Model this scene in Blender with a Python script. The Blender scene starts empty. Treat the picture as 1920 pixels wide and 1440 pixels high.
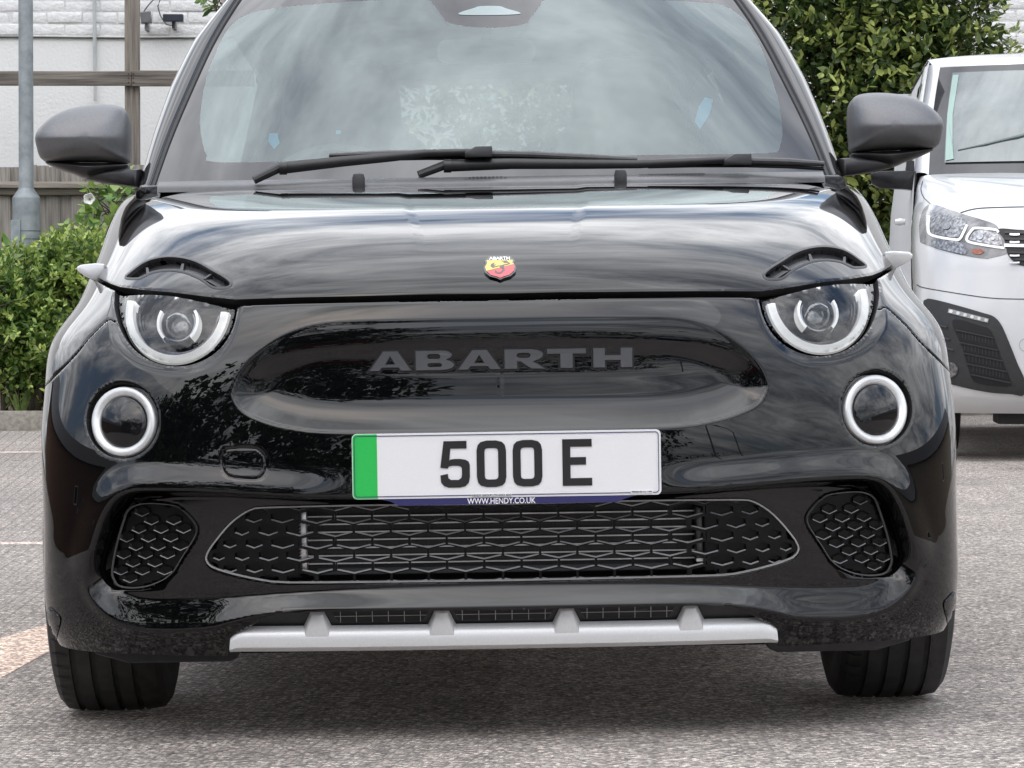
import bpy, bmesh, math, random
import numpy as np
from mathutils import Vector, Matrix
from mathutils.geometry import tessellate_polygon
random.seed(7); rng = np.random.default_rng(7)
SC = bpy.context.scene; COL = SC.collection
R = math.radians
# ------------------------------------------------------------------ camera
CAMPOS = np.array([-.075, -5.8, .73]); YAW = R(.84); PITCH = math.atan(127 / 6400.); FPX = 6400.; TILT = R(.9)
cd = bpy.data.cameras.new('camera'); cam = bpy.data.objects.new('camera', cd); COL.objects.link(cam)
cd.sensor_width = 36; cd.lens = 120; cd.clip_start = .1; cd.clip_end = 500
cam.location = CAMPOS; cam.rotation_euler = (R(90) - PITCH, 0, -YAW); SC.camera = cam
cd.dof.use_dof = False
# ------------------------------------------------------------------ sky, sun, exposure
SUN_EL, SUN_AZ = R(58), R(205)        # high, behind the camera and a little to its left
W = bpy.data.worlds.new('World'); SC.world = W; W.use_nodes = True
nt = W.node_tree; nt.nodes.clear(); L = nt.links.new
def wn(t, **k):
    n = nt.nodes.new(t)
    for a, b in k.items(): setattr(n, a, b)
    return n
out = wn('ShaderNodeOutputWorld'); bg = wn('ShaderNodeBackground'); bg.inputs[1].default_value = .1
sky = wn('ShaderNodeTexSky', sky_type='NISHITA', sun_disc=False); sky.sun_elevation = SUN_EL; sky.sun_rotation = SUN_AZ
sky.air_density = 1.2; sky.dust_density = 2.0
tc = wn('ShaderNodeTexCoord'); sep = wn('ShaderNodeSeparateXYZ'); L(tc.outputs['Generated'], sep.inputs[0])
def wm(op, a, b=None, clamp=False):
    n = wn('ShaderNodeMath', operation=op, use_clamp=clamp)
    for i, v in enumerate((a, b)):
        if v is None: continue
        if isinstance(v, (int, float)): n.inputs[i].default_value = v
        else: L(v, n.inputs[i])
    return n.outputs[0]
zz = wm('ADD', wm('MAXIMUM', sep.outputs[2], 0.), .16)
cmb = wn('ShaderNodeCombineXYZ'); L(wm('DIVIDE', sep.outputs[0], zz), cmb.inputs[0]); L(wm('MULTIPLY', wm('DIVIDE', sep.outputs[1], zz), 1.25), cmb.inputs[1])
def wnoise(scale, detail, rough, dist, off):
    mp = wn('ShaderNodeMapping'); mp.inputs['Location'].default_value = off; L(cmb.outputs[0], mp.inputs[0])
    n = wn('ShaderNodeTexNoise'); n.inputs['Scale'].default_value = scale; n.inputs['Detail'].default_value = detail
    n.inputs['Roughness'].default_value = rough; n.inputs['Distortion'].default_value = dist; L(mp.outputs[0], n.inputs[0]); return n.outputs[0]
n1 = wnoise(.75, 9, .58, .35, (3.1, 1.7, 0)); n2 = wnoise(2.1, 10, .66, .6, (9.2, 4.4, 2)); n3 = wnoise(.42, 4, .5, 0, (1.2, 8.4, 5))
rmp = wn('ShaderNodeValToRGB'); L(n1, rmp.inputs[0]); e = rmp.color_ramp.elements
e[0].position = .36; e[0].color = (0, 0, 0, 1); e[1].position = .50; e[1].color = (1, 1, 1, 1)          # cover of the clouds
rm2 = wn('ShaderNodeValToRGB'); L(wm('ADD', wm('MULTIPLY', n2, .62), wm('MULTIPLY', n3, .38)), rm2.inputs[0]); e = rm2.color_ramp.elements
e[0].position = .40; e[0].color = (4.8, 5.2, 6.1, 1); e[1].position = .61; e[1].color = (22.5, 22.8, 23.4, 1)  # grey bellies to bright tops
ad = wn('ShaderNodeMix', data_type='RGBA'); L(rmp.outputs[0], ad.inputs[0]); 
sk = wn('ShaderNodeMix', data_type='RGBA', blend_type='MULTIPLY'); sk.inputs[0].default_value = 1; L(sky.outputs[0], sk.inputs[6]); sk.inputs[7].default_value = (1.7, 1.7, 1.7, 1)
L(sk.outputs[2], ad.inputs[6]); L(rm2.outputs[0], ad.inputs[7])
dk = wn('ShaderNodeMix', data_type='RGBA', blend_type='MULTIPLY'); dk.inputs[0].default_value = 1; L(ad.outputs[2], dk.inputs[6])      # an overcast sky is darker towards the horizon
L(wm('ADD', wm('MULTIPLY', wm('MAXIMUM', sep.outputs[2], 0.), .98), .37), dk.inputs[7]); L(dk.outputs[2], bg.inputs[0]); L(bg.outputs[0], out.inputs[0])
sl = bpy.data.lights.new('sun', 'SUN'); so = bpy.data.objects.new('sun', sl); COL.objects.link(so)
sl.energy = .5; sl.angle = R(70); sl.color = (1, .965, .91)
sd = Vector((math.sin(SUN_AZ) * math.cos(SUN_EL), math.cos(SUN_AZ) * math.cos(SUN_EL), math.sin(SUN_EL)))   # towards the sun
so.rotation_euler = sd.to_track_quat('Z', 'Y').to_euler(); so.location = (0, 0, 12)
vs = SC.view_settings; vs.view_transform = 'Standard'; vs.look = 'None'; vs.gamma = 1; vs.use_curve_mapping = False; vs.exposure = .58
SC.cycles.max_bounces = 10; SC.cycles.transparent_max_bounces = 24; SC.cycles.transmission_bounces = 8; SC.cycles.glossy_bounces = 6
SC.cycles.use_denoising = True; SC.cycles.caustics_reflective = False; SC.cycles.caustics_refractive = False
SC.cycles.sample_clamp_indirect = 6

# ------------------------------------------------------------------ materials
MT = {}
def mat(name, col, rough=.5, metal=0., ior=1.5, coat=0., crough=.03, var=0., vscale=8., bump=0., bscale=60., col2=None, emit=None, estr=0., stretch=(1, 1, 1), contrast=(.35, .65), sheen=0.):
    if name in MT: return MT[name]
    m = bpy.data.materials.new(name); m.use_nodes = True; N = m.node_tree.nodes; K = m.node_tree.links.new
    b = N['Principled BSDF']; b.inputs['Roughness'].default_value = rough; b.inputs['Metallic'].default_value = metal; b.inputs['IOR'].default_value = ior
    b.inputs['Coat Weight'].default_value = coat; b.inputs['Coat Roughness'].default_value = crough
    c4 = (*col, 1); b.inputs['Base Color'].default_value = c4
    tcn = N.new('ShaderNodeTexCoord'); mp = N.new('ShaderNodeMapping'); mp.inputs['Scale'].default_value = stretch; K(tcn.outputs['Object'], mp.inputs[0])
    if var or col2:
        n = N.new('ShaderNodeTexNoise'); n.inputs['Scale'].default_value = vscale; n.inputs['Detail'].default_value = 7; n.inputs['Roughness'].default_value = .62
        K(mp.outputs[0], n.inputs[0]); r = N.new('ShaderNodeValToRGB'); K(n.outputs[0], r.inputs[0])
        c2 = col2 or tuple(min(1, x * (1 + var)) for x in col); c1 = col if col2 else tuple(x * (1 - var) for x in col)
        r.color_ramp.elements[0].position = contrast[0]; r.color_ramp.elements[1].position = contrast[1]
        r.color_ramp.elements[0].color = (*c1, 1); r.color_ramp.elements[1].color = (*c2, 1); K(r.outputs[0], b.inputs['Base Color'])
    if bump:
        n = N.new('ShaderNodeTexNoise'); n.inputs['Scale'].default_value = bscale; n.inputs['Detail'].default_value = 5; K(mp.outputs[0], n.inputs[0])
        q = N.new('ShaderNodeBump'); q.inputs['Strength'].default_value = 1; q.inputs['Distance'].default_value = bump; K(n.outputs[0], q.inputs['Height']); K(q.outputs[0], b.inputs['Normal'])
    if emit: b.inputs['Emission Color'].default_value = (*emit, 1); b.inputs['Emission Strength'].default_value = estr
    MT[name] = m; return m
def glass(name, tint, ior=1.5, rtint=(1, 1, 1), rough=.0, cloudy=0.):
    """thin sheet of glass: clear straight through, reflecting by its angle"""
    m = bpy.data.materials.new(name); m.use_nodes = True; N = m.node_tree.nodes; K = m.node_tree.links.new; N.clear()
    o = N.new('ShaderNodeOutputMaterial'); t = N.new('ShaderNodeBsdfTransparent'); t.inputs[0].default_value = (*tint, 1)
    g = N.new('ShaderNodeBsdfGlossy'); g.inputs[0].default_value = (*rtint, 1); g.inputs['Roughness'].default_value = rough
    f = N.new('ShaderNodeFresnel'); f.inputs[0].default_value = ior; mx = N.new('ShaderNodeMixShader')
    K(f.outputs[0], mx.inputs[0]); K(t.outputs[0], mx.inputs[1]); K(g.outputs[0], mx.inputs[2])
    last = mx.outputs[0]
    if cloudy:                       # a film of dust on the glass
        d = N.new('ShaderNodeBsdfDiffuse'); d.inputs[0].default_value = (.75, .77, .78, 1); m2 = N.new('ShaderNodeMixShader')
        tcn = N.new('ShaderNodeTexCoord'); n = N.new('ShaderNodeTexNoise'); n.inputs['Scale'].default_value = 9; n.inputs['Detail'].default_value = 6; K(tcn.outputs['Object'], n.inputs[0])
        mm = N.new('ShaderNodeMath'); mm.operation = 'MULTIPLY'; K(n.outputs[0], mm.inputs[0]); mm.inputs[1].default_value = cloudy; K(mm.outputs[0], m2.inputs[0])
        K(last, m2.inputs[1]); K(d.outputs[0], m2.inputs[2]); last = m2.outputs[0]
    K(last, o.inputs[0]); MT[name] = m; return m

# ------------------------------------------------------------------ mesh helpers
def link(o, parent=None):
    COL.objects.link(o)
    if parent is not None: o.parent = parent
    return o
def tag(o, label=None, cat=None, group=None, kind=None):
    if label: o['label'] = label
    if cat: o['category'] = cat
    if group: o['group'] = group
    if kind: o['kind'] = kind
    return o
def empty(name, loc=(0, 0, 0), rot=(0, 0, 0)):
    o = bpy.data.objects.new(name, None); o.empty_display_size = .2; o.location = loc; o.rotation_euler = rot; return link(o)
def npmesh(name, V, F, m, parent=None, smooth=True, angle=None):
    me = bpy.data.meshes.new(name); V = np.asarray(V, float)
    if isinstance(F, np.ndarray):
        k = F.shape[1]; me.vertices.add(len(V)); me.vertices.foreach_set('co', V.ravel()); me.loops.add(F.size); me.polygons.add(len(F))
        me.loops.foreach_set('vertex_index', F.astype(np.int32).ravel()); me.polygons.foreach_set('loop_start', np.arange(0, F.size, k, dtype=np.int32))
        me.polygons.foreach_set('loop_total', np.full(len(F), k, np.int32)); me.update(calc_edges=True)
    else:
        me.from_pydata([tuple(v) for v in V], [], [tuple(f) for f in F]); me.update()
    me.validate()
    if smooth: me.polygons.foreach_set('use_smooth', np.ones(len(me.polygons), bool))
    if angle is not None and smooth: me.set_sharp_from_angle(angle=R(angle))
    me.materials.append(m); o = bpy.data.objects.new(name, me); return link(o, parent)
def copyobj(o, parent=None, name=None):
    c = o.copy(); COL.objects.link(c); c.parent = parent
    return c
class MB:
    """collects simple solids and makes ONE mesh of them"""
    def __init__(s): s.V = []; s.F = []
    def add(s, V, F):
        k = len(s.V); s.V += [tuple(v) for v in V]; s.F += [tuple(i + k for i in f) for f in F]; return s
    def box(s, x0, x1, y0, y1, z0, z1, M=None):
        V = [(x, y, z) for z in (z0, z1) for y in (y0, y1) for x in (x0, x1)]
        if M is not None: V = [tuple(M @ Vector(v)) for v in V]
        return s.add(V, [(0, 2, 3, 1), (4, 5, 7, 6), (0, 1, 5, 4), (2, 6, 7, 3), (0, 4, 6, 2), (1, 3, 7, 5)])
    def tube(s, pts, r, n=10, cap=True, flat=1.):
        pts = [Vector(p) for p in pts]; rr = r if isinstance(r, (list, tuple)) else [r] * len(pts); V = []; F = []; up = Vector((0, 0, 1))
        for i, p in enumerate(pts):
            d = (pts[min(i + 1, len(pts) - 1)] - pts[max(i - 1, 0)]).normalized(); a = d.cross(up)
            if a.length < 1e-3: a = d.cross(Vector((0, 1, 0)))
            a.normalize(); b = a.cross(d).normalized()
            for k in range(n):
                t = 2 * math.pi * k / n; V.append(p + (a * math.cos(t) * flat + b * math.sin(t)) * rr[i])
        for i in range(len(pts) - 1):
            for k in range(n): F.append((i * n + k, i * n + (k + 1) % n, (i + 1) * n + (k + 1) % n, (i + 1) * n + k))
        if cap: F.append(tuple(range(n))[::-1]); F.append(tuple((len(pts) - 1) * n + k for k in range(n)))
        return s.add(V, F)
    def lathe(s, prof, n=48, axis='x', c=(0, 0, 0), cap=False):
        V = []; F = []
        for (a, r) in prof:
            for k in range(n):
                t = 2 * math.pi * k / n; ca, sa = math.cos(t) * r, math.sin(t) * r
                v = {'x': (a, ca, sa), 'y': (ca, a, sa), 'z': (ca, sa, a)}[axis]; V.append((v[0] + c[0], v[1] + c[1], v[2] + c[2]))
        for i in range(len(prof) - 1):
            for k in range(n): F.append((i * n + k, i * n + (k + 1) % n, (i + 1) * n + (k + 1) % n, (i + 1) * n + k))
        if cap: F.append(tuple(range(n))[::-1]); F.append(tuple((len(prof) - 1) * n + k for k in range(n)))
        return s.add(V, F)
    def prism(s, poly, y0, y1, holes=(), plane='xz', M=None):
        """polygon (with holes) in a plane, given a thickness"""
        loops = [list(poly)] + [list(h) for h in holes]; flat = [p for l in loops for p in l]; n = len(flat)
        def pt(p, y):
            v = {'xz': (p[0], y, p[1]), 'xy': (p[0], p[1], y), 'yz': (y, p[0], p[1])}[plane]
            return tuple(M @ Vector(v)) if M is not None else v
        tri = tessellate_polygon([[Vector((p[0], p[1], 0)) for p in l] for l in loops])
        V = [pt(p, y0) for p in flat] + [pt(p, y1) for p in flat]; F = []
        for a, b, c in tri: F.append((a, b, c)); F.append((c + n, b + n, a + n))
        k = 0
        for l in loops:
            m = len(l)
            for i in range(m): a, b = k + i, k + (i + 1) % m; F.append((b, a, a + n, b + n))
            k += m
        return s.add(V, F)
    def build(s, name, m, parent=None, smooth=True, angle=35, bevel=0, seg=2):
        me = bpy.data.meshes.new(name); me.from_pydata(s.V, [], s.F); me.validate()
        bm = bmesh.new(); bm.from_mesh(me); bmesh.ops.recalc_face_normals(bm, faces=bm.faces)
        if bevel:
            bmesh.ops.remove_doubles(bm, verts=bm.verts, dist=1e-6)
            eg = [e_ for e_ in bm.edges if e_.is_manifold and e_.calc_face_angle(0) > R(30)]
            bmesh.ops.bevel(bm, geom=eg, offset=bevel, segments=seg, affect='EDGES', profile=.5, clamp_overlap=True)
        bm.to_mesh(me); bm.free()
        if smooth:
            me.polygons.foreach_set('use_smooth', np.ones(len(me.polygons), bool)); me.set_sharp_from_angle(angle=R(angle))
        me.materials.append(m); o = bpy.data.objects.new(name, me); return link(o, parent)
_f = np.array([math.sin(YAW) * math.cos(PITCH), math.cos(YAW) * math.cos(PITCH), -math.sin(PITCH)]); _r = np.array([math.cos(YAW), -math.sin(YAW), 0]); _u = np.cross(_r, _f)
def at(px, py, Y):
    """measure: the point at depth Y that the photograph shows at (px, py)"""
    d = _f + _r * (px - 960) / FPX + _u * (720 - py) / FPX; return Vector(CAMPOS + d * (Y - CAMPOS[1]) / d[1])
def atc(px, py, Y):
    p = at(px, py, Y); c, s = math.cos(TILT), math.sin(TILT); return Vector((p.x * c + p.z * s, p.y, p.z * c - p.x * s))
def gz(x): return x * math.tan(TILT)        # the car park falls gently to the left
# ------------------------------------------------------------------ car body surface
# Car axes: x to the driver's left as seen from the front (image right), y backwards, z up, metres.
def nspline(xs, ys):
    xs = np.asarray(xs, float); ys = np.asarray(ys, float); n = len(xs)
    h = np.diff(xs); A = np.zeros((n, n)); r = np.zeros(n); A[0, 0] = A[-1, -1] = 1
    for i in range(1, n - 1):
        A[i, i - 1] = h[i - 1]; A[i, i] = 2 * (h[i - 1] + h[i]); A[i, i + 1] = h[i]
        r[i] = 6 * ((ys[i + 1] - ys[i]) / h[i] - (ys[i] - ys[i - 1]) / h[i - 1])
    M = np.linalg.solve(A, r)
    def f(t):
        t = np.clip(t, xs[0], xs[-1]); i = np.clip(np.searchsorted(xs, t) - 1, 0, n - 2)
        a = (xs[i + 1] - t) / h[i]; b = 1 - a
        return a * ys[i] + b * ys[i + 1] + ((a ** 3 - a) * M[i] + (b ** 3 - b) * M[i + 1]) * h[i] ** 2 / 6
    return f
#        y0     z0    | xe    ye    ze   |  p    q
ROWS = [(.075, .150,     .792, .330, .165,  3.1, 3.0),
        (.040, .195,   .806, .305, .205,  3.0, 3.0),
        (.012, .270,   .812, .290, .280,  2.9, 3.0),
        (.002, .360,   .812, .295, .370,  2.8, 3.0),
        (.000, .450,   .816, .330, .460,  2.85, 3.0),
        (.004, .530,   .821, .390, .545,  2.85, 3.0),
        (.014, .610,   .822, .480, .625,  2.85, 3.0),
        (.032, .690,   .819, .590, .700,  2.8, 3.0),
        (.062, .760,   .790, .700, .750,  2.7, 3.5),
        (.116, .818,   .780, .810, .775,  2.55, 4.2),
        (.208, .870,   .774, .915, .795,  2.45, 5.0),
        (.345, .917,   .771, 1.01, .815,  2.4, 5.5),
        (.505, .947,   .769, 1.09, .830,  2.4, 7.0),
        (.695, .972,   .767, 1.17, .840,  2.4, 9.0),
        (.930, .992,   .765, 1.24, .850,  2.4, 11.0)]
_R = np.array(ROWS)
_T = np.concatenate([[0], np.cumsum(np.hypot(np.diff(_R[:, 0]), np.diff(_R[:, 1])))])
TMAX = float(_T[-1])
_S = [nspline(_T, _R[:, k]) for k in range(7)]
UM = .80
def surf(u, t):
    """body surface without features: u in (-1,1) across the car, t up its centre line in metres"""
    u = np.clip(u, -.999, .999)
    y0, z0, xe, ye, ze, p, q = [s(t) for s in _S]
    ta = np.abs(np.tan(u * math.pi / 2)) * UM
    X = ta / (1 + ta ** p) ** (1 / p)
    wy = 1 - 1 / (1 + ta ** p) ** (1 / p)
    wz = 1 - (np.maximum(1 - X ** q, 0)) ** (1 / q)
    return np.stack([np.sign(u) * X * xe, y0 + (ye - y0) * wy, z0 + (ze - z0) * wz], -1)
def snorm(u, t):
    e = 1e-3
    a = surf(u + e, t) - surf(u - e, t); tt = np.clip(t, e, TMAX - e); b = surf(u, tt + e) - surf(u, tt - e)
    n = np.cross(a, b); return n / np.linalg.norm(n, axis=-1, keepdims=True)      # points out of the body
_gu, _gt = np.meshgrid(np.linspace(-.97, .97, 97), np.linspace(0, TMAX, 90)); _gu = _gu.ravel(); _gt = _gt.ravel()
_gp = surf(_gu, _gt)
def inv(x, z):
    """(x, z) seen from the front -> (u, t)"""
    x = np.atleast_1d(np.asarray(x, float)); z = np.atleast_1d(np.asarray(z, float))
    u = np.empty_like(x); t = np.empty_like(x)
    for k in range(0, len(x), 2000):
        d = (x[k:k + 2000, None] - _gp[None, :, 0]) ** 2 + (z[k:k + 2000, None] - _gp[None, :, 2]) ** 2
        i = d.argmin(1); u[k:k + 2000] = _gu[i]; t[k:k + 2000] = _gt[i]
    e = 1e-4
    for _ in range(12):
        P = surf(u, t); fx = P[..., 0] - x; fz = P[..., 2] - z
        A = (surf(u + e, t) - P) / e; B = (surf(u, t + e) - P) / e
        det = A[..., 0] * B[..., 2] - A[..., 2] * B[..., 0]; det = np.where(np.abs(det) < 1e-5, 1e-5, det)
        du = (fx * B[..., 2] - fz * B[..., 0]) / det; dt = (fz * A[..., 0] - fx * A[..., 2]) / det
        u = np.clip(u - np.clip(du, -.03, .03), -.985, .985); t = np.clip(t - np.clip(dt, -.03, .03), 0, TMAX)
    return u, t
# outlines measured on the body (one half, x >= 0, metres)
TR = {
 'gap': [[0.0,0.7676],[0.1052,0.7684],[0.2153,0.7674],[0.3446,0.7668],[0.457,0.765],[0.5149,0.7716],[0.5644,0.7783],[0.6261,0.7843],[0.6759,0.7914],[0.7009,0.799],[0.722,0.8068],[0.7425,0.8149],[0.7411,0.8118],[0.7207,0.8027],[0.6996,0.7941],[0.678,0.7856],[0.6254,0.7796],[0.5638,0.7726],[0.5144,0.7651],[0.4585,0.7576],[0.3444,0.7594],[0.2153,0.76],[0.1053,0.761],[0.0,0.7603]],
 'head': [[0.4539,0.7603],[0.4539,0.7509],[0.4548,0.7415],[0.4566,0.7324],[0.4591,0.7235],[0.4625,0.7149],[0.4667,0.7067],[0.4716,0.6988],[0.4772,0.6915],[0.4834,0.6847],[0.4902,0.6785],[0.4976,0.6729],[0.5055,0.668],[0.5138,0.6638],[0.5224,0.6603],[0.5314,0.6576],[0.5406,0.6557],[0.55,0.6546],[0.5595,0.6543],[0.5691,0.6548],[0.5786,0.6561],[0.588,0.6582],[0.5973,0.6611],[0.6063,0.6648],[0.6151,0.6692],[0.6236,0.6743],[0.6316,0.6801],[0.6393,0.6865],[0.6465,0.6936],[0.6531,0.7011],[0.6593,0.7092],[0.6649,0.7177],[0.6699,0.7265],[0.6743,0.7357],[0.6781,0.7452],[0.6813,0.7548],[0.6836,0.7646],[0.6852,0.7744],[0.6859,0.7842],[0.6856,0.7939],[0.6844,0.8034],[0.6821,0.8126],[0.679,0.8215],[0.6748,0.83],[0.6698,0.8379],[0.6639,0.8452],[0.6571,0.8519],[0.6496,0.8579],[0.6415,0.8632],[0.6326,0.8676],[0.6233,0.8712],[0.6135,0.8739],[0.6033,0.8758],[0.5929,0.8767],[0.5822,0.8767],[0.5715,0.8758],[0.5607,0.8741],[0.5501,0.8714],[0.5396,0.8679],[0.5294,0.8637],[0.5196,0.8586],[0.5102,0.8529],[0.5013,0.8465],[0.493,0.8395],[0.4855,0.832],[0.4786,0.824],[0.4725,0.8156],[0.4673,0.8069],[0.4628,0.7979],[0.4593,0.7886],[0.4566,0.7793],[0.4548,0.7698]],
 'lens': [[0.4597,0.7623],[0.4597,0.7536],[0.4605,0.7451],[0.4622,0.7367],[0.4646,0.7286],[0.4678,0.7207],[0.4717,0.7131],[0.4763,0.706],[0.4816,0.6993],[0.4875,0.6931],[0.494,0.6874],[0.501,0.6823],[0.5084,0.6778],[0.5163,0.674],[0.5245,0.6708],[0.533,0.6683],[0.5418,0.6666],[0.5507,0.6656],[0.5597,0.6653],[0.5688,0.6657],[0.5778,0.667],[0.5868,0.6689],[0.5956,0.6716],[0.6042,0.6749],[0.6126,0.679],[0.6206,0.6837],[0.6283,0.689],[0.6356,0.6949],[0.6424,0.7013],[0.6488,0.7082],[0.6546,0.7156],[0.6599,0.7234],[0.6647,0.7315],[0.6689,0.7399],[0.6724,0.7486],[0.6753,0.7574],[0.6774,0.7664],[0.6787,0.7753],[0.6792,0.7843],[0.6788,0.7931],[0.6775,0.8018],[0.6753,0.8102],[0.6722,0.8183],[0.6682,0.826],[0.6633,0.8332],[0.6577,0.8398],[0.6513,0.8459],[0.6441,0.8514],[0.6364,0.8561],[0.628,0.8602],[0.6192,0.8634],[0.6099,0.8659],[0.6003,0.8676],[0.5905,0.8684],[0.5804,0.8685],[0.5703,0.8677],[0.5602,0.8661],[0.5502,0.8637],[0.5403,0.8605],[0.5308,0.8566],[0.5215,0.8521],[0.5127,0.8469],[0.5044,0.841],[0.4966,0.8347],[0.4895,0.8278],[0.483,0.8205],[0.4773,0.8129],[0.4723,0.8049],[0.4682,0.7967],[0.4648,0.7882],[0.4623,0.7796],[0.4606,0.771]],
 'socket': [[0.6782,0.7866],[0.6878,0.758],[0.6881,0.7296],[0.6769,0.6968],[0.6571,0.6735],[0.6347,0.6559],[0.61,0.6447],[0.5859,0.6381],[0.5573,0.6351],[0.5272,0.6375],[0.501,0.6473],[0.4787,0.6634],[0.4622,0.6851],[0.4505,0.7124],[0.4456,0.7399],[0.4454,0.7602],[0.4764,0.7719],[0.565,0.7839]],
 'fogo': [[0.5874,0.5597],[0.5877,0.5534],[0.5886,0.5471],[0.5901,0.541],[0.5922,0.535],[0.5949,0.5293],[0.5981,0.5239],[0.6019,0.5188],[0.6061,0.5141],[0.6108,0.5099],[0.6159,0.5061],[0.6213,0.5028],[0.6271,0.5001],[0.633,0.498],[0.6392,0.4964],[0.6455,0.4955],[0.6519,0.4952],[0.6583,0.4955],[0.6647,0.4964],[0.671,0.4979],[0.6771,0.5],[0.683,0.5027],[0.6886,0.5059],[0.6939,0.5097],[0.6988,0.5139],[0.7033,0.5186],[0.7074,0.5237],[0.7109,0.5291],[0.7139,0.5348],[0.7163,0.5408],[0.7181,0.547],[0.7192,0.5533],[0.7197,0.5596],[0.7196,0.566],[0.7188,0.5723],[0.7174,0.5786],[0.7153,0.5846],[0.7126,0.5904],[0.7093,0.5959],[0.7055,0.601],[0.7011,0.6058],[0.6963,0.6101],[0.691,0.6139],[0.6854,0.6172],[0.6794,0.6199],[0.6732,0.6221],[0.6669,0.6236],[0.6604,0.6245],[0.6538,0.6248],[0.6473,0.6245],[0.6408,0.6235],[0.6345,0.6219],[0.6283,0.6197],[0.6224,0.617],[0.6169,0.6137],[0.6116,0.6098],[0.6068,0.6056],[0.6025,0.6008],[0.5986,0.5957],[0.5953,0.5902],[0.5925,0.5845],[0.5903,0.5785],[0.5887,0.5723],[0.5878,0.566]],
 'seam': [[0.6791,0.7332],[0.6887,0.7334],[0.7188,0.7056],[0.7435,0.6768],[0.7715,0.6506],[0.7958,0.6305],[0.8123,0.6193]],
 'tow': [[0.4641,0.5107],[0.4274,0.5122],[0.4109,0.5065],[0.4028,0.4956],[0.4012,0.4801],[0.4059,0.4666],[0.4189,0.4595],[0.4555,0.4625],[0.4683,0.4681],[0.4755,0.48],[0.4762,0.4981],[0.4715,0.5071]],
 'out': [[0.0,0.4263],[0.2736,0.4269],[0.401,0.4338],[0.4926,0.4401],[0.5855,0.4432],[0.6374,0.4395],[0.6664,0.422],[0.6862,0.3896],[0.7014,0.348],[0.7138,0.309],[0.7175,0.2783],[0.7059,0.2488],[0.6726,0.2183],[0.6296,0.2046],[0.5725,0.2012],[0.5015,0.206],[0.4613,0.2173],[0.4057,0.2282],[0.2958,0.2336],[0.0,0.2327]],
 'inn': [[0.0,0.4145],[0.2738,0.4159],[0.4012,0.4229],[0.4929,0.4264],[0.5857,0.4277],[0.6272,0.424],[0.6512,0.4083],[0.6709,0.3806],[0.6871,0.3345],[0.6937,0.2947],[0.6856,0.2708],[0.6593,0.2563],[0.6133,0.2465],[0.4996,0.2485],[0.3499,0.2567],[0.2222,0.2615],[0.0,0.2636]],
 'grille': [[0.0,0.4099],[0.2193,0.4115],[0.3539,0.4106],[0.4179,0.4094],[0.4326,0.4068],[0.4464,0.4006],[0.466,0.3871],[0.4838,0.3698],[0.4998,0.3507],[0.5093,0.338],[0.5151,0.3261],[0.5153,0.3169],[0.5072,0.3059],[0.488,0.2976],[0.4643,0.2901],[0.4205,0.2796],[0.3777,0.2737],[0.2765,0.2725],[0.1674,0.2718],[0.0,0.271]],
 'vent': [[0.6425,0.4148],[0.6169,0.4186],[0.5728,0.4149],[0.5553,0.4058],[0.5434,0.3948],[0.5325,0.381],[0.5299,0.3719],[0.5329,0.36],[0.5454,0.3399],[0.5569,0.3225],[0.5713,0.2996],[0.5828,0.2885],[0.5952,0.2801],[0.6209,0.2698],[0.6504,0.2658],[0.677,0.27],[0.6862,0.2819],[0.6897,0.2976],[0.6821,0.3391],[0.6669,0.3853],[0.658,0.4055]],
 'brow': [[0.6668,0.8117],[0.6575,0.8202],[0.6385,0.8344],[0.6175,0.8426],[0.5874,0.8456],[0.5557,0.8416],[0.5292,0.833],[0.5027,0.8187],[0.4821,0.8077],[0.4687,0.798],[0.4672,0.7914],[0.4756,0.7878],[0.4969,0.7891],[0.5207,0.8039],[0.5521,0.8171],[0.5833,0.8218],[0.614,0.8188],[0.6307,0.8115],[0.6407,0.8079],[0.6605,0.8085]],
 'bowl': [[0.0,0.7264],[0.124,0.7266],[0.2612,0.7251],[0.3071,0.7221],[0.3439,0.7135],[0.3807,0.6977],[0.4175,0.6708],[0.4451,0.6393],[0.4572,0.6122],[0.4572,0.5986],[0.4453,0.5776],[0.4178,0.561],[0.363,0.5449],[0.2719,0.5356],[0.0,0.535]],
 'skid': [[0.0,0.1917],[0.4345,0.1999],[0.4511,0.199],[0.4626,0.1923],[0.4696,0.1825],[0.4695,0.1707],[0.4643,0.1666],[0.225,0.1649],[0.0,0.167]],
 'skidtop': [[0.0,0.229],[0.2229,0.2307],[0.3507,0.2305],[0.3874,0.2271],[0.4153,0.217],[0.4419,0.1999],[0.4627,0.1904]],
 'notch': [[0.7955,0.2323],[0.7829,0.2264],[0.7727,0.2158],[0.7752,0.2017],[0.7803,0.1899],[0.7929,0.1694],[0.802,0.2071]],
}
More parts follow.
